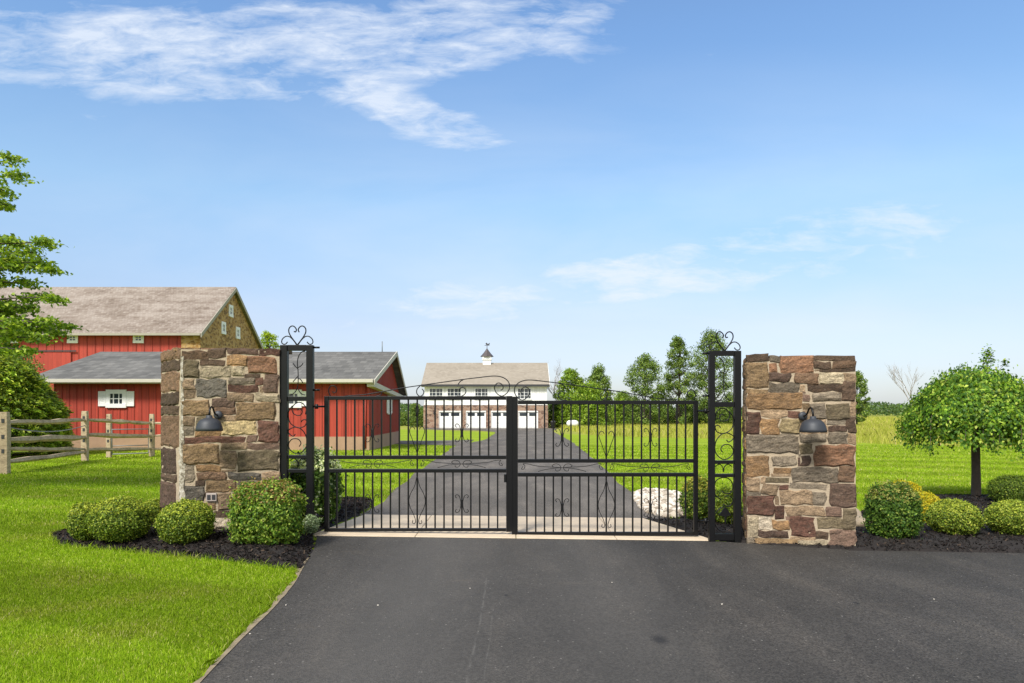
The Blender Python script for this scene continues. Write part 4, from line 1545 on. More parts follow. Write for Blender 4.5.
# ------------------------------------------------------------------ split rail fence and yard gate
def fence():
    posts = [gp(5, 474), gp(85, 461), gp(152, 456.5)]
    tops = [412, 411, 414]
    back = gp(109, 457.5)
    x0, y0 = posts[0]
    root = thing('split_rail_fence', 'weathered grey split rail fence with four rails in front of the red shed', 'fence', (x0, y0, G(x0, y0)))

    def post(x, y, pt, wd):
        zt = 1.6 + (410 - pt) * y / 700
        m = MB()
        g = G(x, y) - .2
        n = 7
        vs = []
        for i in range(n):
            z = g + (zt - g) * i / (n - 1)
            for (a, b) in ((-1, -1), (1, -1), (1, 1), (-1, 1)):
                k = wd / 2 * (1 + .12 * noise.noise(Vector((a * 3 + x, b * 3 + y, z * 2))))
                if i == n - 1:
                    k *= .85
                vs.append((x + a * k, y + b * k * .7, z))
        fs = [(i * 4 + j, i * 4 + (j + 1) % 4, (i + 1) * 4 + (j + 1) % 4, (i + 1) * 4 + j) for i in range(n - 1) for j in range(4)]
        fs += [(3, 2, 1, 0), ((n - 1) * 4, (n - 1) * 4 + 1, (n - 1) * 4 + 2, (n - 1) * 4 + 3)]
        m.add(vs, fs)
        p = m.build('post', M_rail, root, bevel=.012)
        # mortise holes: dark tenon slots
        for z in (zt - .22, zt - .62, zt - .98):
            m = MB()
            m.box(x - .035, x + .035, y - wd * .39, y - wd * .33, z - .05, z + .05)
            m.build('mortise', M_dark, p)
    for (p, t, wd) in zip(posts, tops, (.21, .2, .17)):
        post(p[0], p[1], t, wd)
    post(back[0], back[1], 414, .17)
    ex = (posts[0][0] - 3.2, posts[0][1] - 1.6)

    def rail(a, pa, b, pb, r, seed):
        za = 1.6 + (410 - pa) * a[1] / 700; zb = 1.6 + (410 - pb) * b[1] / 700
        n = 9
        pts_ = []
        rs = []
        for i in range(n):
            t = i / (n - 1)
            w = noise.noise(Vector((t * 3, seed, 0))) * .04
            pts_.append((a[0] + (b[0] - a[0]) * t, a[1] + (b[1] - a[1]) * t, za + (zb - za) * t + w))
            rs.append(r * (1 - .45 * abs(2 * t - 1) ** 4) * (1 + .45 * noise.noise(Vector((t * 7, seed, 4)))))
        m = MB()
        m.tube(pts_, rs, 5)
        m.f and None
        m.sm = [False] * len(m.f)
        m.build('rail', M_rail, root)
    for i, (pa, pb) in enumerate(((423, 420), (440, 437), (449, 449), (462, 452))):
        rail(posts[0], pa, posts[1], pb, (.078, .10, .066, .075)[i], i + 1)
    for i, (pa, pb) in enumerate(((419.5, 423), (435, 436), (450, 448.5))):
        rail(posts[1], pa, posts[2], pb, (.075, .085, .072)[i], i + 11)
    for i, (pa, pb) in enumerate(((423, 423), (440, 440), (450, 449), (462, 462))):
        rail(ex, pa + 4, posts[0], pb, .06, i + 21)
    # rest of the run beyond the pier, hidden behind it from here
    e2 = (posts[2][0] + 2.6, posts[2][1] + .4)
    post(e2[0], e2[1], 414, .17)
    for i, p_ in enumerate((423, 436, 449)):
        rail(posts[2], p_, e2, p_, .06, i + 31)
    # sagging cable
    m = MB()
    a, b = posts[0], posts[1]
    za, zb = 1.6 - 17 * a[1] / 700, 1.6 - 15 * b[1] / 700
    m.tube([(a[0] + (b[0] - a[0]) * t, a[1] + (b[1] - a[1]) * t + .08, za + (zb - za) * t - .42 * t * (1 - t) * 1.6) for t in [i / 14 for i in range(15)]], .014, 6)
    co = m.build('cable', M_galv)
    tag(co, 'thin grey cable sagging between two posts of the split rail fence', 'cable')
    # tubular yard gate
    ax, ay = back[0] + .12, back[1] - .02
    bx, by = posts[2][0] - .16, posts[2][1] + .05
    r2 = thing('yard_gate', 'low grey tubular metal gate between two rail fence posts', 'yard gate', (ax, ay, G(ax, ay)))
    zt = 1.6 - 19.5 * ay / 700; zb_ = G(ax, ay) + .12
    m = MB()
    m.tube([(ax, ay, zb_), (ax, ay, zt), (bx, by, zt), (bx, by, zb_), (ax, ay, zb_)], .022, 8)
    m.build('frame', M_galv, r2)
    for t in (.33, .66):
        m = MB(); z = zb_ + (zt - zb_) * t
        m.tube([(ax, ay, z), (bx, by, z)], .016, 8)
        m.build('crossbar', M_galv, r2)
    m = MB(); m.box(bx + .05, bx + .12, by - .05, by + .02, G(bx, by) - .1, zt + .12)
    m.build('gate_post', M_dark, r2)


fence()

# ------------------------------------------------------------------ buildings
def window(parent, C, u, n, w, h, cols, rows, fw=.07, mw=.03, shutters=0, glass=None, label=None, shw=.33):
    """C centre on the wall, u along the wall, n outward normal"""
    C, u, n = Vector(C), Vector(u), Vector(n)
    up = Vector((0, 0, 1))
    m = MB()
    t = .04
    m.obox(C + up * (h / 2) + n * t / 2, u * (w / 2 + fw), n * t, up * fw)
    m.obox(C - up * (h / 2) + n * t / 2, u * (w / 2 + fw), n * (t + .015), up * fw)
    for s in (-1, 1):
        m.obox(C + u * s * (w / 2) + n * t / 2, u * fw, n * (t - .004), up * (h / 2 - fw + .002))
    for i in range(1, cols):
        m.obox(C + u * (-w / 2 + w * i / cols) + n * t / 2, u * mw / 2, n * t * .7, up * (h / 2 - fw * .5))
    for j in range(1, rows):
        m.obox(C + up * (-h / 2 + h * j / rows) + n * t / 2, u * (w / 2 - fw * .5), n * t * .6, up * mw / 2)
    f = m.build('window', M_white, parent)
    m = MB()
    m.obox(C + n * .004, u * (w / 2), n * .012, up * (h / 2))
    m.build('pane', glass or M_glass, f)
    if shutters:
        for s in (-1, 1):
            m = MB()
            c = C + u * s * (w / 2 + fw + shw / 2 + .01) + n * .03
            hh = h / 2 + .02
            for q in (-1, 1):
                m.obox(c + u * q * (shw / 2 - .03), u * .03, n * .02, up * hh)
                m.obox(c + up * q * (hh - .035), u * (shw / 2 - .061), n * .019, up * .035)
            m.obox(c, u * (shw / 2 - .061), n * .017, up * .03)
            k = 9
            for j in range(k):
                z = -hh + .09 + (2 * hh - .18) * j / (k - 1)
                m.obox(c + up * z, u * (shw / 2 - .06), n * .009 + up * .012, up * .02 - n * .006)
            m.obox(c - n * .014, u * (shw / 2 - .04), n * .004, up * (hh - .04))
            m.build('shutter', M_white, parent)
    return f


def gable_roof(m, x0, x1, ya, yr, yb, za, zr, zb, th):
    """roof slab: eaves at ya/za and yb/zb, ridge at yr/zr"""
    t = th
    m.prism([(x0, ya, za), (x0, yr, zr), (x0, yb, zb), (x0, yb, zb + t), (x0, yr, zr + t * 1.15), (x0, ya, za + t)], (x1 - x0, 0, 0))


# --- red shed
def shed():
    x0, x1 = -20.3, -6.35
    y0, y1 = 31.0, 39.3
    g = G(-12, 31)
    ze, zr, zb, yr = 2.88, 4.55, 2.52, 36.4
    root = thing('red_shed', 'low red board and batten shed with grey shingle roof and white shuttered windows', 'shed', (x0 / 2 + x1 / 2, y0, g))
    m = MB()
    m.box(x0 - .04, x1 + .04, y0 - .04, y1 + .04, g - .4, .42)
    m.build('foundation', M_found, root)
    m = MB()
    m.prism([(x0, y0, .42), (x0, y1, .42), (x0, y1, zb), (x0, yr, zr - .05), (x0, y0, ze)], (x1 - x0, 0, 0))
    m.build('wall', M_red, root)
    m = MB()
    x = x0 + .05
    while x < x1 - .03:
        m.box(x - .022, x + .022, y0 - .022, y0 + .002, .43, ze - .02)
        x += .32
    for i in range(26):
        y = y0 + .1 + i * .32
        if y > y1: break
        zt = ze + (zr - ze) * (y - y0) / (yr - y0) if y < yr else zr + (zb - zr) * (y - yr) / (y1 - yr)
        m.box(x1 - .002, x1 + .022, y - .022, y + .022, .43, zt - .08)
    m.build('battens', M_redb, root)
    m = MB()
    rx0, rx1 = -21.4, -6.0
    gable_roof(m, rx0, rx1, 30.5, yr, 39.9, ze - .06, zr, zb - .12, .07)
    m.build('roof', M_roof_g, root)
    m = MB()   # fascia, rake boards and eave return
    m.box(rx0 + .02, rx1 - .02, 30.42, 30.5, ze - .13, ze + .07)
    for xx in (rx1,):
        m.prism([(xx, 30.42, ze - .17), (xx, yr, zr - .14), (xx, yr, zr + .1), (xx, 30.42, ze + .04)], (.04, 0, 0))
        m.prism([(xx, yr, zr - .14), (xx, 39.96, zb - .26), (xx, 39.96, zb - .04), (xx, yr, zr + .1)], (.04, 0, 0))
    m.build('roof_trim', M_trim, root)
    m = MB()
    m.prism([(x1 + .024, 30.52, ze - .26), (x1 + .024, 39.8, zb - .34), (x1 + .024, 39.8, zb - .18), (x1 + .024, 30.52, ze - .02)], (.30, 0, 0))
    m.build('eave_return', M_trim, root)
    m = MB()
    m.box(rx0 + .1, rx1 - .03, 30.3, 30.415, ze - .08, ze + .05)
    m.build('gutter', M_trim, root)
    m = MB(); m.tube([(x1 - .12, y0 - .06, ze - .14), (x1 - .12, y0 - .06, g + .1)], .03, 8)
    m.build('downspout', M_redb, root)
    for cx_ in (-17.5, -9.75):
        window(root, (cx_, y0 - .02, 2.1), (1, 0, 0), (0, -1, 0), .72, .62, 3, 2, .09, .035, 1)
    window(root, (x1 + .02, 36.0, 1.85), (0, 1, 0), (1, 0, 0), .6, .8, 2, 3, .08, .03, 1)
    # vent pipe and lightning rod
    m = MB(); m.tube([(-6.75, 36.4, zr), (-6.75, 36.4, zr + .62)], .022, 8)
    m.build('vent_pipe', M_galv, root)
    m = MB(); m.tube([(-6.55, 30.95, .9), (-6.55, 30.95, g + .0)], .06, 8)
    m.build('meter_box', M_dark, root)


shed()


# --- big barn
def barn():
    x0, x1 = -46.0, -23.6
    y0, yr, y1 = 53.0, 59.2, 65.3
    g = G(-30, 53)
    ze, zr = 7.45, 11.85
    root = thing('barn', 'big old bank barn with red board front, ochre stone gable end and pale weathered roof', 'barn', ((x0 + x1) / 2, y0, g))
    m = MB()
    m.prism([(x1 - .55, y0 + .02, g - .3), (x1 - .55, y1, g - .3), (x1 - .55, y1, ze), (x1 - .55, yr, zr - .2), (x1 - .55, y0 + .02, ze)], (.55, 0, 0))
    m.box(x1 - 1.45, x1 - .552, y0 + .0, y0 + .5, g - .3, ze - .02)
    m.build('stone_gable', M_rub_b, root)
    m = MB()
    m.prism([(x0, y0 + .12, g - .3), (x0, y1 - .05, g - .3), (x0, y1 - .05, ze), (x0, yr, zr - .2), (x0, y0 + .12, ze)], (x1 - .56 - x0, 0, 0))
    m.build('wall', M_red2, root)
    m = MB()
    x = x0 + .1
    while x < x1 - 1.5:
        m.box(x - .03, x + .03, y0 + .085, y0 + .122, g, ze - .03)
        x += .62
    m.build('battens', M_redb, root)
    m = MB()
    gable_roof(m, x0 - .3, x1 + .25, y0 - .45, yr, y1 + .4, ze - .22, zr, ze - .2, .14)
    m.build('roof', M_roof_b, root)
    m = MB()
    m.box(x0 - .2, x1 + .2, y0 - .53, y0 - .45, ze - .25, ze - .08)
    for xx in (x1 + .25,):
        m.prism([(xx, y0 - .5, ze - .4), (xx, yr, zr - .2), (xx, yr, zr + .12), (xx, y0 - .5, ze - .08)], (.06, 0, 0))
        m.prism([(xx, yr, zr - .2), (xx, y1 + .45, ze - .4), (xx, y1 + .45, ze - .08), (xx, yr, zr + .12)], (.06, 0, 0))
    m.build('roof_trim', M_trim2, root)
    for px in (12, 72, 138):
        window(root, ((px - 512) * 53 / 700, y0 + .1, 7.02), (1, 0, 0), (0, -1, 0), .62, .5, 2, 2, .1, .05)
    for (px, py) in ((230.6, 311), (223.2, 328), (237.6, 333)):
        Y = 23.6 * 700 / (512 - px)
        window(root, (x1 + .01, Y, 1.6 + (410 - py) * Y / 700), (0, 1, 0), (1, 0, 0), .62, .78, 2, 2, .11, .05, glass=M_glassb)
    m = MB()   # sliding door with its track
    m.box(-36.6, -33.4, y0 + .02, y0 + .08, g + .1, 6.0)
    d = m.build('sliding_door', M_red2, root)
    m = MB(); m.box(-37.0, -33.0, y0 - .04, y0 + .015, 6.02, 6.12)
    m.build('track', M_dark, root)


barn()


# --- white garage house
def garage():
    Y0 = 86.0
    x0, x1 = -10.75, 4.3
    g = G(0, 86)
    ze, zr = 4.67, 7.55
    ys_ = 2.2
    root = thing('carriage_house', 'white two storey carriage house with four garage doors, stone ground floor and cupola', 'house', ((x0 + x1) / 2, Y0, g))
    m = MB()
    doors = [(-8.97, -6.27), (-5.65, -3.2), (-2.58, .12), (.74, 3.2)]
    dt = g + 2.05
    xs_ = [x0 - .12] + [v for d in doors for v in d] + [x1 + .12]
    for i in range(0, len(xs_), 2):
        m.box(xs_[i], xs_[i + 1], Y0 - .1, Y0 + .4, g - .3, dt)
    m.box(x0 - .12, x1 + .12, Y0 - .1, Y0 + .4, dt + .001, ys_)
    m.box(x0 - .12, x0 + .3, Y0 + .401, Y0 + 10, g - .3, ys_)
    m.box(x1 - .3, x1 + .12, Y0 + .401, Y0 + 10, g - .3, ys_)
    m.build('stone_ground_floor', M_rub_h, root)
    m = MB()
    m.prism([(x0, Y0, ys_ + .001), (x0, Y0 + 10, ys_ + .001), (x0, Y0 + 10, ze), (x0, Y0 + 5, zr - .2), (x0, Y0, ze)], (x1 - x0, 0, 0))
    m.build('wall', M_wsid, root)
    m = MB()
    gable_roof(m, x0 - .35, x1 + .3, Y0 - .45, Y0 + 5, Y0 + 10.4, ze - .1, zr, ze - .1, .16)
    m.build('roof', M_roof_h, root)
    m = MB()
    m.box(x0 - .35, x1 + .3, Y0 - .57, Y0 - .455, ze - .2, ze + .06)
    m.build('gutter', M_dark, root)
    m = MB()
    m.box(x0 - .33, x1 + .28, Y0 - .44, Y0 - .002, ze - .26, ze - .16)
    for xx in (x0 - .36, x1 + .3):
        m.prism([(xx, Y0 - .5, ze - .24), (xx, Y0 + 5, zr - .16), (xx, Y0 + 5, zr + .1), (xx, Y0 - .5, ze + .0)], (.06, 0, 0))
    m.box(x0 - .06, x1 + .06, Y0 - .13, Y0 - .003, ys_ + .003, ys_ + .2)
    m.build('trim', M_white, root)
    for (a, b) in doors:
        m = MB()
        m.box(a + .06, b - .06, Y0 - .02, Y0 + .05, g, dt - .05)
        # raised panels
        w_ = (b - a - .12) / 4
        for i in range(4):
            for (z0_, z1_) in ((.1, .55), (.62, 1.07), (1.12, 1.42)):
                m.box(a + .06 + w_ * i + .06, a + .06 + w_ * (i + 1) - .06, Y0 - .045, Y0 - .021, g + z0_, g + z1_)
        d = m.build('garage_door', M_white, root)
        m = MB()
        for i in (0, 1):
            ww = (b - a - .12) / 2
            m.box(a + .06 + ww * i + .14, a + .06 + ww * (i + 1) - .14, Y0 - .05, Y0 - .021, g + 1.52, g + 1.9)
        m.build('door_windows', M_glass, d)
        m = MB()
        m.box(a - .0, a + .055, Y0 - .13, Y0 - .0, g, dt); m.box(b - .055, b, Y0 - .13, Y0, g, dt); m.box(a, b, Y0 - .135, Y0, dt - .045, dt + .1)
        m.build('door_trim', M_white, root)
    for (a, b) in ((-10.25, -8.4), (-8.05, -6.15), (-4.65, -2.85), (.57, 2.45)):
        f = window(root, ((a + b) / 2, Y0 - .01, 3.62), (1, 0, 0), (0, -1, 0), b - a - .16, 1.35, 2, 1, .08, .07, glass=M_glass)
        m = MB()
        for c in (a + (b - a) * .25, a + (b - a) * .75):
            m.box(c - .02, c + .02, Y0 - .05, Y0 - .02, 2.98, 4.26)
        for z in (3.35, 3.75):
            m.box(a + .12, b - .12, Y0 - .052, Y0 - .02, z - .02, z + .02)
        m.build('muntins', M_white, f)
    for px in (458.5, 475.8, 488.6, 515.6, 437):
        pass
    # wall lantern
    m = MB(); m.box(-9.62, -9.46, Y0 - .3, Y0 - .101, 1.1, 1.4)
    m.build('lantern', M_dark, root)
    # cupola
    cx_, cy_ = -3.25, Y0 + 5
    m = MB()
    m.box(cx_ - .52, cx_ + .52, cy_ - .52, cy_ + .52, zr - .4, zr + .55)
    m.box(cx_ - .62, cx_ + .62, cy_ - .62, cy_ + .62, zr + .551, zr + .68)
    for s in (-1, 1):
        for q in (-1, 1):
            m.box(cx_ + s * .46 - .1, cx_ + s * .46 + .1, cy_ + q * .46 - .1, cy_ + q * .46 + .1, zr + .681, zr + 1.0)
    m.box(cx_ - .5, cx_ + .5, cy_ - .5, cy_ + .5, zr + .682, zr + .98)
    cu = m.build('cupola', M_white, root)
    m = MB()
    m.lathe([(.86, .98), (.84, 1.04), (.52, 1.38), (.26, 1.72), (.05, 2.05), (0, 2.08)], (cx_, cy_, zr), 8)
    m.sm = [False] * len(m.f)
    m.build('cupola_roof', mat_simple('aged_copper', (.09, .075, .075, 1), .5, .3), cu)
    m = MB()
    m.tube([(cx_, cy_, zr + 2.0), (cx_, cy_, zr + 2.75)], .035, 6)
    m.tube([(cx_ - .32, cy_, zr + 2.45), (cx_ + .32, cy_, zr + 2.45)], .03, 6)
    m.prism([(cx_ - .1, cy_ - .02, zr + 2.5), (cx_ + .3, cy_ - .02, zr + 2.5), (cx_ + .38, cy_ - .02, zr + 2.78), (cx_ + .1, cy_ - .02, zr + 2.62), (cx_ - .05, cy_ - .02, zr + 2.8), (cx_ - .2, cy_ - .02, zr + 2.72)], (0, .04, 0))
    m.build('weathervane', M_dark, cu)


garage()

# small things near the garage
x, y = gp(548, 425.5)
m = MB(); zz = G(x, 84)
m.lathe([(.0, 0), (.26, 0), (.30, .75), (.34, .78), (.33, .84), (.2, .93), (0, .96)], (4.95, 84, zz), 14)
tag(m.build('refuse_bin', M_dark, base=(4.95, 84, zz)), 'small dark lidded bin by the right corner of the white carriage house', 'bin')
px_, Yp = 572.5, 83
X_ = (px_ - 512) * Yp / 700
zz = G(X_, Yp)
root = thing('storage_tank', 'small white tank lying on the grass under the trees right of the carriage house', 'tank', (X_, Yp, zz))
m = MB()
m.lathe([(0, -.72), (.2, -.68), (.36, -.5), (.4, -.3), (.4, .3), (.36, .5), (.2, .68), (0, .72)], (X_, Yp, zz + .62), 18, (1, 0, .0))
m.build('vessel', M_white, root)
for s in (-.35, .35):
    m = MB(); m.box(X_ + s - .06, X_ + s + .06, Yp - .25, Yp + .25, zz - .02, zz + .3); m.build('leg', M_dark, root)

# ------------------------------------------------------------------ plants
def leaf_np(C, outd, L, W, droop=.2, rnd=1.0, upb=.3):
    n = len(C)
    N = outd + RS.normal(0, rnd, (n, 3)) + np.array([0, 0, upb])
    N /= np.linalg.norm(N, axis=1)[:, None] + 1e-9
    A = RS.normal(0, 1, (n, 3)) + outd * .6; A[:, 2] -= droop
    A -= N * (A * N).sum(1)[:, None]
    A /= np.linalg.norm(A, axis=1)[:, None] + 1e-9
    B = np.cross(N, A)
    L = (L * RS.uniform(.65, 1.25, n) / 2)[:, None]; W = (W * RS.uniform(.7, 1.2, n) / 2)[:, None]
    fold = N * W * .35
    return np.stack([C - A * L, C + B * W - A * L * .15 + fold, C + A * L, C - B * W - A * L * .15 + fold], 1)


def pick_cols(n, pal, p, jit=.2):
    q = RS.choice(len(pal), n, p=p)
    return np.array(pal)[q] * RS.uniform(1 - jit, 1 + jit, (n, 1))


def clip_shrub(name, label, cat, c, r, n, leaf, pal, p, boxy=0.0, tip=None, group=None, shag=.085, upper=None):
    """clipped shrub: c base centre (x,y), r = (rx, ry, height)"""
    x, y = c
    g = G(x, y) + .05
    root = thing(name, label, cat, (x, y, g), group)
    rx, ry, h = r
    u = RS.normal(0, 1, (n, 3)); u /= np.linalg.norm(u, axis=1)[:, None]
    if boxy:
        ex = 2 + 4 * boxy
        k = (np.abs(u) ** ex).sum(1) ** (-1 / ex)
        u = u * k[:, None]
    nz = np.array([noise.noise(Vector(v * 2.6) + Vector((x * 7, y * 3, 0))) for v in u])
    nz2 = np.array([noise.noise(Vector(v * 7) + Vector((x * 7, y * 3, 9))) for v in u])
    nz3 = np.array([noise.noise(Vector(v * 15) + Vector((x * 7, y * 3, 5))) for v in u])
    rad = (1 + shag * 1.2 * nz + shag * nz2 + shag * .9 * nz3)
    depth = 1 - np.abs(RS.normal(0, .055, n))
    stray = RS.rand(n) < .05
    depth = np.where(stray, depth + RS.uniform(0, shag * 1.6, n), depth)
    S = u * (rad * depth)[:, None]
    zc = h * .5
    C = np.column_stack([x + S[:, 0] * rx, y + S[:, 1] * ry, g + zc + S[:, 2] * h * .5])
    k = C[:, 2] > g - .0
    C, u, S = C[k], u[k], S[k]
    V = leaf_np(C, u, leaf[0], leaf[1], .1, .8, .25)
    col = pick_cols(len(C), pal, p) * (1 + .45 * nz3[k])[:, None]  # bumps brighter, hollows darker: shade between the clumps put into leaf colour
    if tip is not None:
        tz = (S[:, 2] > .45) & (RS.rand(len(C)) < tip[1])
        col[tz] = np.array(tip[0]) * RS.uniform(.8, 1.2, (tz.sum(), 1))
    np_mesh('foliage', V, 4, LEAF, root, cols=col)
    # twiggy inner mass of leaves + stems
    m = MB()
    for i in range(7):
        th = i * .9
        m.tube([(x, y, g - .06), (x + .3 * rx * math.cos(th), y + .3 * ry * math.sin(th), g + h * .3), (x + .75 * rx * math.cos(th), y + .75 * ry * math.sin(th), g + h * .66)], [.02, .014, .006], 5)
    m.build('stems', M_bark_d, root)
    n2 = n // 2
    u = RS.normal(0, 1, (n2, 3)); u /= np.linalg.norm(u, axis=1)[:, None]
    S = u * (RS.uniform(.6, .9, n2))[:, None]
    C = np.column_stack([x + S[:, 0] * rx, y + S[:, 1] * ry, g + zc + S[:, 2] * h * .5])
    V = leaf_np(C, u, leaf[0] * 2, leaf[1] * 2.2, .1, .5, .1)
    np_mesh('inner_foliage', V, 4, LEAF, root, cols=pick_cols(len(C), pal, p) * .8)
    return root


BOX = ((.055, .095, .012), (.12, .18, .018), (.23, .29, .03), (.36, .38, .06))
BP = (.32, .38, .22, .08)


def place(px, bottom, wpx, hpx):
    """ground spot whose front foot shows at the given picture row; returns centre, radii, height"""
    x, y = gp(px, bottom, .05)
    r = wpx / 2 * y / 700
    return (x * (y + r) / y, y + r), r * (y + r) / y, hpx * (y + r) / 700 * 1.02


def ball(px, bottom, wpx, hpx, label, group, **kw):
    kw.setdefault('tip', ((.36, .40, .05), .35))  # paler leaves on top: the balls' lit tops are put into the colour
    c, r, h = place(px, bottom, wpx, hpx)
    return clip_shrub('boxwood_ball', label, 'shrub', c, (r, r, h), kw.pop('n', 15000), kw.pop('leaf', (.024, .015)), kw.pop('pal', BOX), kw.pop('p', BP), group=group, **kw)


g1 = 'clipped boxwood balls in the planting beds'
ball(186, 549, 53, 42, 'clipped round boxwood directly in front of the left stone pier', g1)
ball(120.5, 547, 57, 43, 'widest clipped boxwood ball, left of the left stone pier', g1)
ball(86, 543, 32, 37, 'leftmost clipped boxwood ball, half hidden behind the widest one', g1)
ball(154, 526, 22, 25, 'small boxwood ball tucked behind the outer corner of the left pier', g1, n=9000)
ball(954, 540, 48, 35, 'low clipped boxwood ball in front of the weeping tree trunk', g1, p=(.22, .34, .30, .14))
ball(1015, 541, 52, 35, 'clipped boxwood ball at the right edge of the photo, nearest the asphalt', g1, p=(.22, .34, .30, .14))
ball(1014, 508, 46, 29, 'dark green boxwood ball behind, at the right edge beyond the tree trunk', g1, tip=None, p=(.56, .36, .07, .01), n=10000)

c, r, h = place(267, 551, 63, 60)
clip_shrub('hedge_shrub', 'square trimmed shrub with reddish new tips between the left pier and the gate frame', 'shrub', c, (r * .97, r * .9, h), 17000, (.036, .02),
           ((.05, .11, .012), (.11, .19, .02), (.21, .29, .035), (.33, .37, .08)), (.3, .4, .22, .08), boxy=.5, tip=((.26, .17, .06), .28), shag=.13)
c, r, h = place(893, 543, 45, 54)
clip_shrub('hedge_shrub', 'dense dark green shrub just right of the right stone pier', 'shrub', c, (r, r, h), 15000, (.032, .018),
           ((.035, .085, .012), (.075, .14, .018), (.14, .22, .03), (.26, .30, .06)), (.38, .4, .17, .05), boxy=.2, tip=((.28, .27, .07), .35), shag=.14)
GOLD = ((.30, .26, .012), (.44, .37, .015), (.58, .48, .03), (.20, .26, .02))
for (px, bt, wp, hp, lb) in ((925, 527, 33, 31, 'golden yellow mounded shrub nearer the low boxwood ball'), (903, 508, 33, 25, 'golden yellow mounded shrub behind the dark green shrub')):
    c, r, h = place(px, bt, wp, hp)
    clip_shrub('golden_shrub', lb, 'shrub', c, (r, r, h), 8000, (.03, .014), GOLD, (.3, .35, .15, .2), group='golden shrubs right of the right pier', shag=.1)
# mixed green shrubs behind the frames
c, r, h = place(316, 528, 50, 74)
clip_shrub('flowering_shrub', 'leafy shrub with pale creamy flower clusters behind the left iron frame', 'shrub', c, (r, r, h), 8000, (.05, .03),
           ((.035, .08, .012), (.08, .15, .02), (.16, .24, .04), (.52, .58, .36)), (.4, .34, .18, .08), tip=((.66, .70, .46), .75), shag=.16)
c, r, h = place(311, 534, 14, 17)
clip_shrub('silver_plant', 'small silvery green mound at the foot of the left iron frame', 'plant', (c[0], c[1]), (r, r, h), 2200, (.04, .02),
           ((.18, .24, .13), (.28, .34, .20), (.12, .18, .08), (.36, .4, .28)), (.3, .3, .3, .1), shag=.15)
c, r, h = place(699, 524, 34, 42)
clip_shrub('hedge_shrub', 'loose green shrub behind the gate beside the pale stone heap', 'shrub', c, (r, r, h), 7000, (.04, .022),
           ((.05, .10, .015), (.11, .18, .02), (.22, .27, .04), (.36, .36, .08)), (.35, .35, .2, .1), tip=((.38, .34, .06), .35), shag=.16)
c, r, h = place(726, 528, 30, 36)
clip_shrub('hedge_shrub', 'small yellow green shrub seen through the right iron frame', 'shrub', c, (r, r, h), 5000, (.04, .022),
           ((.06, .12, .015), (.16, .23, .02), (.28, .33, .04), (.3, .36, .08)), (.3, .35, .25, .1), shag=.16)
# tan rocks
for i, (X, Y, r_, lb) in enumerate(((4.72, 9.55, .19, 'tan boulder low behind the right stone pier'), (4.9, 10.3, .24, 'larger tan boulder farther behind the right stone pier'),
                                    (3.12, 9.95, .15, 'small tan rock behind the right iron frame'))):
    m = MB()
    rock_mesh(m, (X, Y, G(X, Y) + r_ * .45), r_, 50 + i, .8, 4)
    tag(m.build('boulder', M_rock2, base=(X, Y, G(X, Y))), lb, 'boulder')

# fallen bits on the asphalt
mb_n = 0
for (px, py, lb) in ((250, 636, 'tiny pale pebble on the asphalt nearest the bottom left lawn corner'), (286, 607, 'tiny pale pebble on the asphalt close to the edging strip of the lawn'),
                     (378, 607, 'tiny pale pebble on the left half of the forecourt, left of the pale seam'), (470, 590, 'tiny pale pebble beside the far end of the pale asphalt seam'),
                     (612, 584, 'tiny pale pebble on the asphalt in front of the right gate leaf'), (722, 606, 'tiny pale pebble on the asphalt in front of the right iron trellis'),
                     (934, 601, 'tiny pale pebble on the asphalt in front of the low boxwood ball')):
    x, y = gp(px, py)
    m = MB()
    rock_mesh(m, (x, y, G(x, y) + .016), .008, 90 + mb_n, .5, 1)
    tag(m.build('pebble', M_rock, base=(x, y, G(x, y))), lb, 'pebble', 'pebbles on the asphalt')
    mb_n += 1


def limb(m, a, b, r0, r1, sag=.0, n=7, seed=0, wob=.06):
    a, b = Vector(a), Vector(b)
    L = (b - a).length
    pts_, rs = [], []
    for i in range(n):
        t = i / (n - 1)
        w = Vector((noise.noise(Vector((t * 2.5, seed, 1))), noise.noise(Vector((t * 2.5, seed, 5))), noise.noise(Vector((t * 2.5, seed, 9))))) * L * wob * math.sin(math.pi * t)
        pts_.append(a + (b - a) * t + w + Vector((0, 0, -sag * 4 * t * (1 - t))))
        rs.append(r0 + (r1 - r0) * t)
    m.tube(pts_, rs, 6)
    return pts_


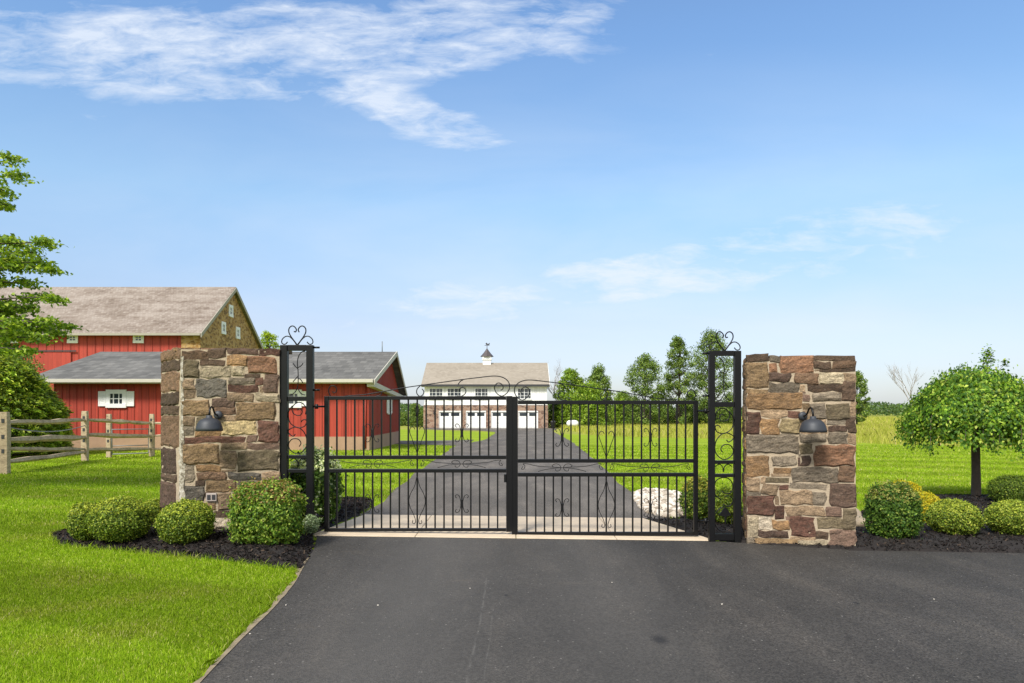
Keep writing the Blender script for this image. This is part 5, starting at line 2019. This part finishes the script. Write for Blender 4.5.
def tree(name, label, base, H, rad, crown_lo, nclump, nleaf, leaf, pal, p, shape='oval', group=None, gap=.8, seed=1, trunk_r=None, cat='tree', clump_r=.27, bark=None, mat=None):
    x, y = base
    g = G(x, y)
    root = thing(name, label, cat, (x, y, g), group)
    rr = random.Random(seed)
    tr = trunk_r or H * .018
    m = MB()
    zl = H * crown_lo
    tp = limb(m, (x, y, g - .2), (x + rr.uniform(-.03, .03) * H, y, g + H * .93), tr, tr * .15, seed=seed, n=9, wob=.03)
    Cs, Rs_ = [], []
    for i in range(nclump):
        t = (i + .5) / nclump
        z = zl + (H - zl) * t
        tt = (z - zl) / (H - zl)
        if shape == 'oval':
            prof = math.sin(math.pi * min(1, tt * .76 + .24)) ** .6 + .08
        elif shape == 'cone':
            prof = (1 - tt) ** .7 * .95 + .1
        elif shape == 'bush':
            prof = math.sqrt(max(0.05, 1 - tt ** 2))
        th = i * 2.399 + rr.uniform(-.4, .4)
        q = rad * prof * math.sqrt(rr.uniform(.25, 1.0)) * .85
        c = Vector((x + q * math.cos(th), y + q * math.sin(th), g + z + rr.uniform(-.03, .03) * H))
        Cs.append(c)
        Rs_.append(rad * clump_r * rr.uniform(.8, 1.5))
        st = tp[max(1, min(len(tp) - 2, int((z - .12 * H) / H * len(tp))))]
        limb(m, st, c, tr * .32, tr * .08, seed=seed + i, n=5)
    # a leading clump on the tip
    Cs.append(Vector((x, y, g + H - rad * clump_r * .6))); Rs_.append(rad * clump_r)
    m.build('trunk', bark or M_bark_d, root)
    k = nleaf // len(Cs)
    P, O = [], []
    for c, r_ in zip(Cs, Rs_):
        u = RS.normal(0, 1, (k, 3)); u /= np.linalg.norm(u, axis=1)[:, None]
        q = RS.uniform(.1, 1.0, k) ** .5
        nzv = 1 + .5 * np.array([noise.noise(Vector(v * 2) + c) for v in u])
        S = u * (q * r_ * nzv)[:, None]
        S[:, 2] *= .75
        P.append(np.array(c) + S); O.append(u)
    P = np.concatenate(P); O = np.concatenate(O)
    V = leaf_np(P, O, leaf, leaf * .62, .3, .8, .35)
    cc = np.repeat(RS.uniform(.8, 1.2, len(Cs)), k)[:, None]
    np_mesh('crown', V, 4, mat or LEAF, root, cols=pick_cols(len(P), pal, p) * cc)
    return root


GR1 = ((.06, .105, .022), (.11, .17, .03), (.18, .25, .045), (.26, .31, .08))
GR2 = ((.085, .15, .015), (.15, .24, .018), (.23, .32, .03), (.32, .38, .06))
GP_ = (.3, .4, .22, .08)


def bg_tree(px, top, hw, Y, label, name='tree', pal=GR1, lo=.12, nc=58, nl=9500, leaf=.25, shape='oval', seed=1, group='trees beyond the gate', **kw):
    X = (px - 512) * Y / 700
    H = 1.6 + (410 - top) * Y / 700 - G(X, Y)
    tree(name, label, (X, Y), H, hw * Y / 700, lo, nc, nl, leaf, pal, GP_, shape, group, seed=seed, **kw)


bg_tree(678, 339, 17, 96, 'tall slender tree, middle of the three tallest beyond the right gate leaf', seed=2, nl=11000, nc=60, clump_r=.29, lo=.06)
bg_tree(711, 334, 25, 98, 'tallest broad tree showing through the right iron frame', seed=3, nl=14000, nc=68, clump_r=.27, lo=.06)
bg_tree(645, 358, 22, 94, 'rounded tree, lowest of the three tall ones beyond the right gate leaf', seed=4, nl=11000, nc=58, clump_r=.28, lo=.05)
bg_tree(598, 369, 15, 90, 'small pointed tree just right of the bright bushy one', seed=5, nl=9000, clump_r=.33, lo=.05)
bg_tree(571, 371, 17, 90, 'bushy tree at the right corner of the white carriage house', pal=GR2, seed=6, nl=11000, clump_r=.32, lo=.04)
bg_tree(589, 386, 24, 86, 'bright light green low bushy tree in front of the small pointed tree', pal=GR2, seed=7, nl=8000, lo=.05, shape='bush')
bg_tree(622, 394, 14, 100, 'low light green tree between the pointed tree and the rounded tree', pal=GR2, seed=8, nl=5000, lo=.05, shape='bush')
bg_tree(857, 373, 12, 90, 'narrow tree half hidden behind the right stone pier', seed=9, nl=6000)
bg_tree(268, 333, 16, 78, 'yellow green tree top between the big barn and the left pier', pal=((.15, .22, .012), (.24, .33, .015), (.34, .42, .03), (.4, .45, .05)), seed=10, nl=8000, nc=60, leaf=.2)
bg_tree(416, 405, 9, 92, 'small pointed tree left of the white carriage house', seed=11, nl=3500, nc=26, shape='cone', lo=.03, leaf=.2, clump_r=.34)
bg_tree(402, 414, 9, 100, 'low round tree behind the right end of the red shed', seed=12, nl=3000, nc=22, shape='bush', lo=.03, leaf=.22, clump_r=.34)
bg_tree(425, 411, 7, 98, 'small bushy tree against the left wall of the white carriage house', seed=13, nl=2500, nc=20, shape='bush', lo=.03, leaf=.2, clump_r=.34)
hs = [(556, 404, 12, 92), (577, 404, 14, 91), (600, 403, 14, 93), (622, 404, 13, 101), (643, 402, 14, 103), (664, 404, 14, 103), (686, 403, 14, 104), (705, 402, 13, 104), (727, 401, 14, 106)]
names_ = ['bush beside the carriage house corner', 'bush behind the white tank', 'bush under the small pointed tree', 'bush under the low light green tree', 'bush under the rounded tree',
          'bush between the rounded and slender trees', 'bush under the slender tree', 'bush under the tallest tree, left of the frame', 'bush seen through the right iron frame']
for i, ((px, tp_, hw, Y), lb) in enumerate(zip(hs, names_)):
    bg_tree(px, tp_, hw, Y, 'dark green hedgerow ' + lb, 'bush', ((.045, .09, .015), (.085, .145, .02), (.14, .22, .035), (.2, .26, .06)), .02, 26, 4200, .22, 'bush', 30 + i, 'hedgerow bushes beyond the lawn', clump_r=.36, cat='bush')


def bare_tree(label, X, Y, H, seed, spread=.5):
    g = G(X, Y)
    root = thing('bare_tree', label, 'bare tree', (X, Y, g))
    m = MB()
    rr = random.Random(seed)

    def rec(a, d, L, r, k):
        b = a + d * L
        limb(m, a, b, r, r * .6, n=4, seed=rr.random() * 99, wob=.1)
        if k == 0: return
        for i in range(rr.choice((2, 3, 3))):
            nd = (d + Vector((rr.uniform(-1, 1), rr.uniform(-1, 1), rr.uniform(-.1, .7))) * spread).normalized()
            rec(a + d * L * rr.uniform(.55, 1), nd, L * rr.uniform(.6, .8), r * .55, k - 1)
    rec(Vector((X, Y, g - .2)), Vector((-.05, 0, 1)).normalized(), H * .42, H * .016, 5)
    m.build('branches', mat_simple('bare_bark', (.32, .28, .25, 1), .9), root)


bare_tree('leafless grey tree above the bushes right of the carriage house roof', (561 - 512) * 95 / 700, 95, 8.6, 3)
bare_tree('leafless grey tree on the far horizon between the right pier and the weeping tree', (913 - 512) * 150 / 700, 150, 11.8, 8)

# far woods on the horizon
n = 90000
X = RS.uniform(-420, 520, n); Y = RS.uniform(250, 300, n)
hh = 3.4 + 1.3 * np.sin(X * .05 + 1) * np.sin(X * .017) + .9 * np.sin(X * .31) * np.sin(X * .11 + 2) + .5 * np.sin(X * .9)
hh = np.maximum(hh, 2.6) * (Y / 270)
Z = -.7 + hh * (1 - RS.rand(n) ** 2.0 * .9)
C = np.column_stack([X, Y, Z])
V = leaf_np(C, RS.normal(0, 1, (n, 3)), 1.0, .7, .1, 1, .6)
wo = np_mesh('far_woods', V, 4, LEAF, cols=pick_cols(n, ((.045, .085, .028), (.075, .125, .035), (.11, .16, .05)), (.35, .4, .25)))
tag(wo, 'low line of far woods along the horizon', 'woods', kind='stuff')


# --- weeping tree
def weeping():
    x, y = gp(976, 500.5)
    g = G(x, y) + .05
    root = thing('weeping_tree', 'umbrella shaped weeping tree on a straight grey trunk in the right mulch bed', 'tree', (x, y, g))
    k = y / 700
    zt = 1.6 + (410 - 368) * k
    m = MB()
    m.tube([(x, y, g - .1), (x + .003, y, g + .04), (x, y, g + .5), (x - .01, y, g + 1.1), (x, y, zt - .35)], [.105, .085, .075, .072, .085], 12)
    m.build('trunk', mat_simple('bark_brown', (.085, .065, .05, 1), .95, var=.4, scale=18, bump=1.0, bscale=45), root)
    hw = 64 * k
    ztop = 1.6 + (410 - 374) * k; zbot = 1.6 + (410 - 446) * k
    rr = random.Random(2)
    m = MB()
    Cs = []
    for i in range(150):
        th = i * 2.399
        lob = noise.noise(Vector((math.cos(th) * 2.6, math.sin(th) * 2.6, i * .004)))
        rmax = hw * math.sqrt((i + .5) / 150) * (1 + .14 * lob)
        t = rmax / hw
        bot = zbot + .12 * noise.noise(Vector((math.cos(th) * 2, math.sin(th) * 2, 3))) + .08 * rr.random()
        dome = ztop - (ztop - zbot - .55) * t ** 2.0 + .16 * noise.noise(Vector((math.cos(th) * 3.1 * t, math.sin(th) * 3.1 * t, 7)))
        pa = Vector((x, y, zt - .38))
        pb = Vector((x + rmax * .8 * math.cos(th), y + rmax * .8 * math.sin(th), dome + .02))
        pc = Vector((x + rmax * math.cos(th), y + rmax * math.sin(th), dome - .12))
        pd = Vector((x + rmax * 1.03 * math.cos(th), y + rmax * 1.03 * math.sin(th), max(bot, dome - rr.uniform(.25, .8)) if t > .35 else dome - .3))
        cpts = catmull([pa, (pa + pb) / 2 + Vector((0, 0, .12)), pb, pc, pd], 4)
        m.tube(cpts, [.016 * (1 - .8 * j / len(cpts)) + .002 for j in range(len(cpts))], 4)
        for j in range(3, 9):
            u = j / 8
            q = cpts[min(len(cpts) - 1, int((.45 + .55 * u) * (len(cpts) - 1)))]
            Cs.append((q, .11 + .05 * rr.random(), Vector((math.cos(th), math.sin(th), .3 if u < .5 else -.1))))
    # sprig on top
    for (dx, dz, r_) in ((.0, .10, .09), (.04, .22, .08), (-.07, .17, .08), (.10, .14, .08), (.02, .30, .07), (.34, .06, .06), (.0, -.02, .12)):
        q = Vector((x + .2 + dx, y, ztop + .12 + dz))
        limb(m, (x + .15, y, ztop - .2), q, .008, .003, n=4, seed=dx * 50)
        Cs.append((q, r_, Vector((0, 0, 1))))
    m.build('branches', M_bark, root)
    P, O, CC = [], [], []
    for (c, r_, o) in Cs:
        n_ = 52 if r_ > .095 else 34
        u = RS.normal(0, 1, (n_, 3)) * r_ * .5
        u[:, 2] *= 1.3
        P.append(np.array(c) + u + np.array([0, 0, .015])); O.append(np.tile(np.array(o), (n_, 1)))
        CC.append(np.full(n_, rr.uniform(.65, 1.4)))
    P = np.concatenate(P); O = np.concatenate(O); CC = np.concatenate(CC)
    V = leaf_np(P, O, .072, .044, .9, .55, .35)
    col = pick_cols(len(P), ((.04, .10, .010), (.10, .19, .016), (.20, .30, .025), (.32, .38, .06)), (.34, .36, .24, .06)) * CC[:, None]
    np_mesh('crown', V, 4, LEAF, root, cols=col)


weeping()


# --- maple reaching in from the left
def maple():
    Y0 = 12.6
    X0 = -12.6
    g = G(X0, Y0)
    root = thing('shade_tree', 'leafy tree reaching in from the left edge with layered hanging branches', 'tree', (X0, Y0, g))
    m = MB()
    limb(m, (X0, Y0, g - .2), (X0 + .1, Y0, 8.2), .22, .05, seed=3, n=9, wob=.02)
    k = Y0 / 700
    # tip positions (px, py), start height, vertical thickness
    L = [(18, 176, 5.2, 12), (10, 158, 5.6, 10), (6, 205, 4.9, 10), (4, 190, 5.0, 14),
         (46, 242, 3.9, 9), (34, 252, 3.7, 10), (50, 268, 3.6, 8), (28, 283, 3.4, 10), (10, 240, 3.9, 12), (14, 262, 3.6, 14), (40, 262, 3.7, 8),
         (55, 297, 2.9, 9), (30, 308, 2.8, 13), (70, 326, 2.6, 8), (52, 322, 2.7, 12), (22, 330, 2.6, 16), (40, 338, 2.5, 9), (10, 312, 2.8, 16), (60, 332, 2.6, 8), (12, 346, 2.4, 12), (28, 350, 2.4, 7)]
    P, O = [], []
    rr = random.Random(9)
    for i, (px, py, zs, th) in enumerate(L):
        for rep in range(2):
            Yt = Y0 + rr.uniform(-.9, .9) + (rep * .5)
            T = Vector(((px - 512) * Yt / 700, Yt, 1.6 + (410 - py) * Yt / 700))
            A = Vector((X0, Y0, zs))
            br = limb(m, A, T, .035, .006, sag=-.18, n=10, seed=i * 3 + rep, wob=.04)
            for j in range(3, 10):
                c = br[j]
                t = j / 9
                for s in range(3):
                    off = Vector((rr.uniform(-.28, .12), rr.uniform(-.35, .35), rr.uniform(-.10, .08))) * (1.25 - .75 * t)
                    q = c + off
                    m.tube([c, q], [.006, .003], 3)
                    n_ = 34
                    u = RS.normal(0, 1, (n_, 3)) * np.array([.12, .12, .045 * th / 10]) * (1.25 - .55 * t)
                    u[:, 2] -= np.abs(u[:, 0]) * .2
                    P.append(np.array(q) + u)
    m2 = m
    # upper and outer crown beyond the picture
    for i in range(140):
        th = i * 2.399
        z = rr.uniform(2.6, 9.2)
        rad = 3.2 * math.sin(math.pi * min(.97, (z - 1.6) / 8.4)) ** .7
        q = rad * math.sqrt(rr.uniform(.2, 1))
        c = Vector((X0 + q * math.cos(th), Y0 + q * math.sin(th), z))
        if c.x / c.y > -.83 or (z > 5.6 and c.x / c.y > -.92):
            continue
        limb(m, (X0, Y0, max(1.8, z - 1.2)), c, .03, .008, n=4, seed=i)
        n_ = 90
        P.append(np.array(c) + RS.normal(0, 1, (n_, 3)) * np.array([.32, .32, .16]))
    m.build('trunk', M_bark_d, root)
    P = np.concatenate(P)
    O = np.tile(np.array([.2, -.2, .8]), (len(P), 1))
    V = leaf_np(P, O, .085, .055, .5, .9, .2)
    col = pick_cols(len(P), ((.07, .13, .012), (.14, .22, .018), (.24, .33, .03), (.34, .40, .06)), (.3, .4, .22, .08))
    np_mesh('crown', V, 4, LEAF, root, cols=col)
    print('maple leaves', len(P))


maple()


# --- spreading evergreen
def evergreen():
    Y0 = 26.0
    X0 = -20.0
    g = G(X0, Y0)
    root = thing('spreading_evergreen', 'broad feathery evergreen in front of the left end of the red shed', 'evergreen', (X0, Y0, g))
    rr = random.Random(4)
    m = MB()
    P, A_, CC = [], [], []
    Hh, Rr = 3.75, 3.1
    for i in range(520):
        th = i * 2.399
        t = (i + .5) / 520
        z = Hh * (1 - t ** .9)
        rad = Rr * (1 - (z / Hh) ** 2.1) ** .5 * (1 + .13 * noise.noise(Vector((math.cos(th) * 3, math.sin(th) * 3, z * 1.6))))
        tip = Vector((X0 + rad * math.cos(th), Y0 + rad * math.sin(th), g + z + .12))
        a = Vector((X0 + rad * .35 * math.cos(th), Y0 + rad * .35 * math.sin(th), g + z * .8))
        if i % 4 == 0:
            limb(m, a, tip, .03, .008, n=4, seed=i)
        d = Vector((math.cos(th), math.sin(th), -.35)).normalized()
        n_ = 170
        L = .62
        s = RS.uniform(0, 1, n_)
        base = np.array(tip)[None, :] - np.array(d)[None, :] * (s * L)[:, None]
        wd = (.05 + .22 * s)[:, None]
        base = base + RS.normal(0, 1, (n_, 3)) * wd * np.array([.8, .8, .45])
        P.append(base); A_.append(np.tile(np.array(d), (n_, 1)))
        CC.append(np.full(n_, rr.uniform(.6, 1.4)) * (1.3 - .6 * s))  # darkens inward from the tips: shade between fronds is put into the colour
    m.tube([(X0, Y0, g - .1), (X0, Y0, g + 2.6)], [.16, .06], 8)
    m.build('trunk', M_bark_d, root)
    P = np.concatenate(P); D = np.concatenate(A_); CC = np.concatenate(CC)
    n_ = len(P)
    N = np.array([0, 0, 1.0]) + RS.normal(0, .5, (n_, 3)); N /= np.linalg.norm(N, axis=1)[:, None]
    A = D + RS.normal(0, .35, (n_, 3)); A -= N * (A * N).sum(1)[:, None]; A /= np.linalg.norm(A, axis=1)[:, None]
    B = np.cross(N, A)
    L = (RS.uniform(.10, .22, n_) / 2)[:, None]; W = (RS.uniform(.035, .07, n_) / 2)[:, None]
    V = np.stack([P - A * L, P + B * W, P + A * L, P - B * W], 1)
    col = pick_cols(n_, ((.06, .11, .012), (.12, .19, .018), (.22, .29, .03), (.34, .38, .05)), (.24, .36, .28, .12)) * CC[:, None]
    np_mesh('crown', V, 4, LEAF, root, cols=col)


evergreen()
# darker broadleaf between the evergreen and the barn
bg_tree(14, 352, 40, 40, 'dark green bushy tree behind the evergreen, against the big barn', seed=41, nl=9000, nc=60, leaf=.16, shape='bush', group=None, lo=.1, pal=GR1, clump_r=.24)
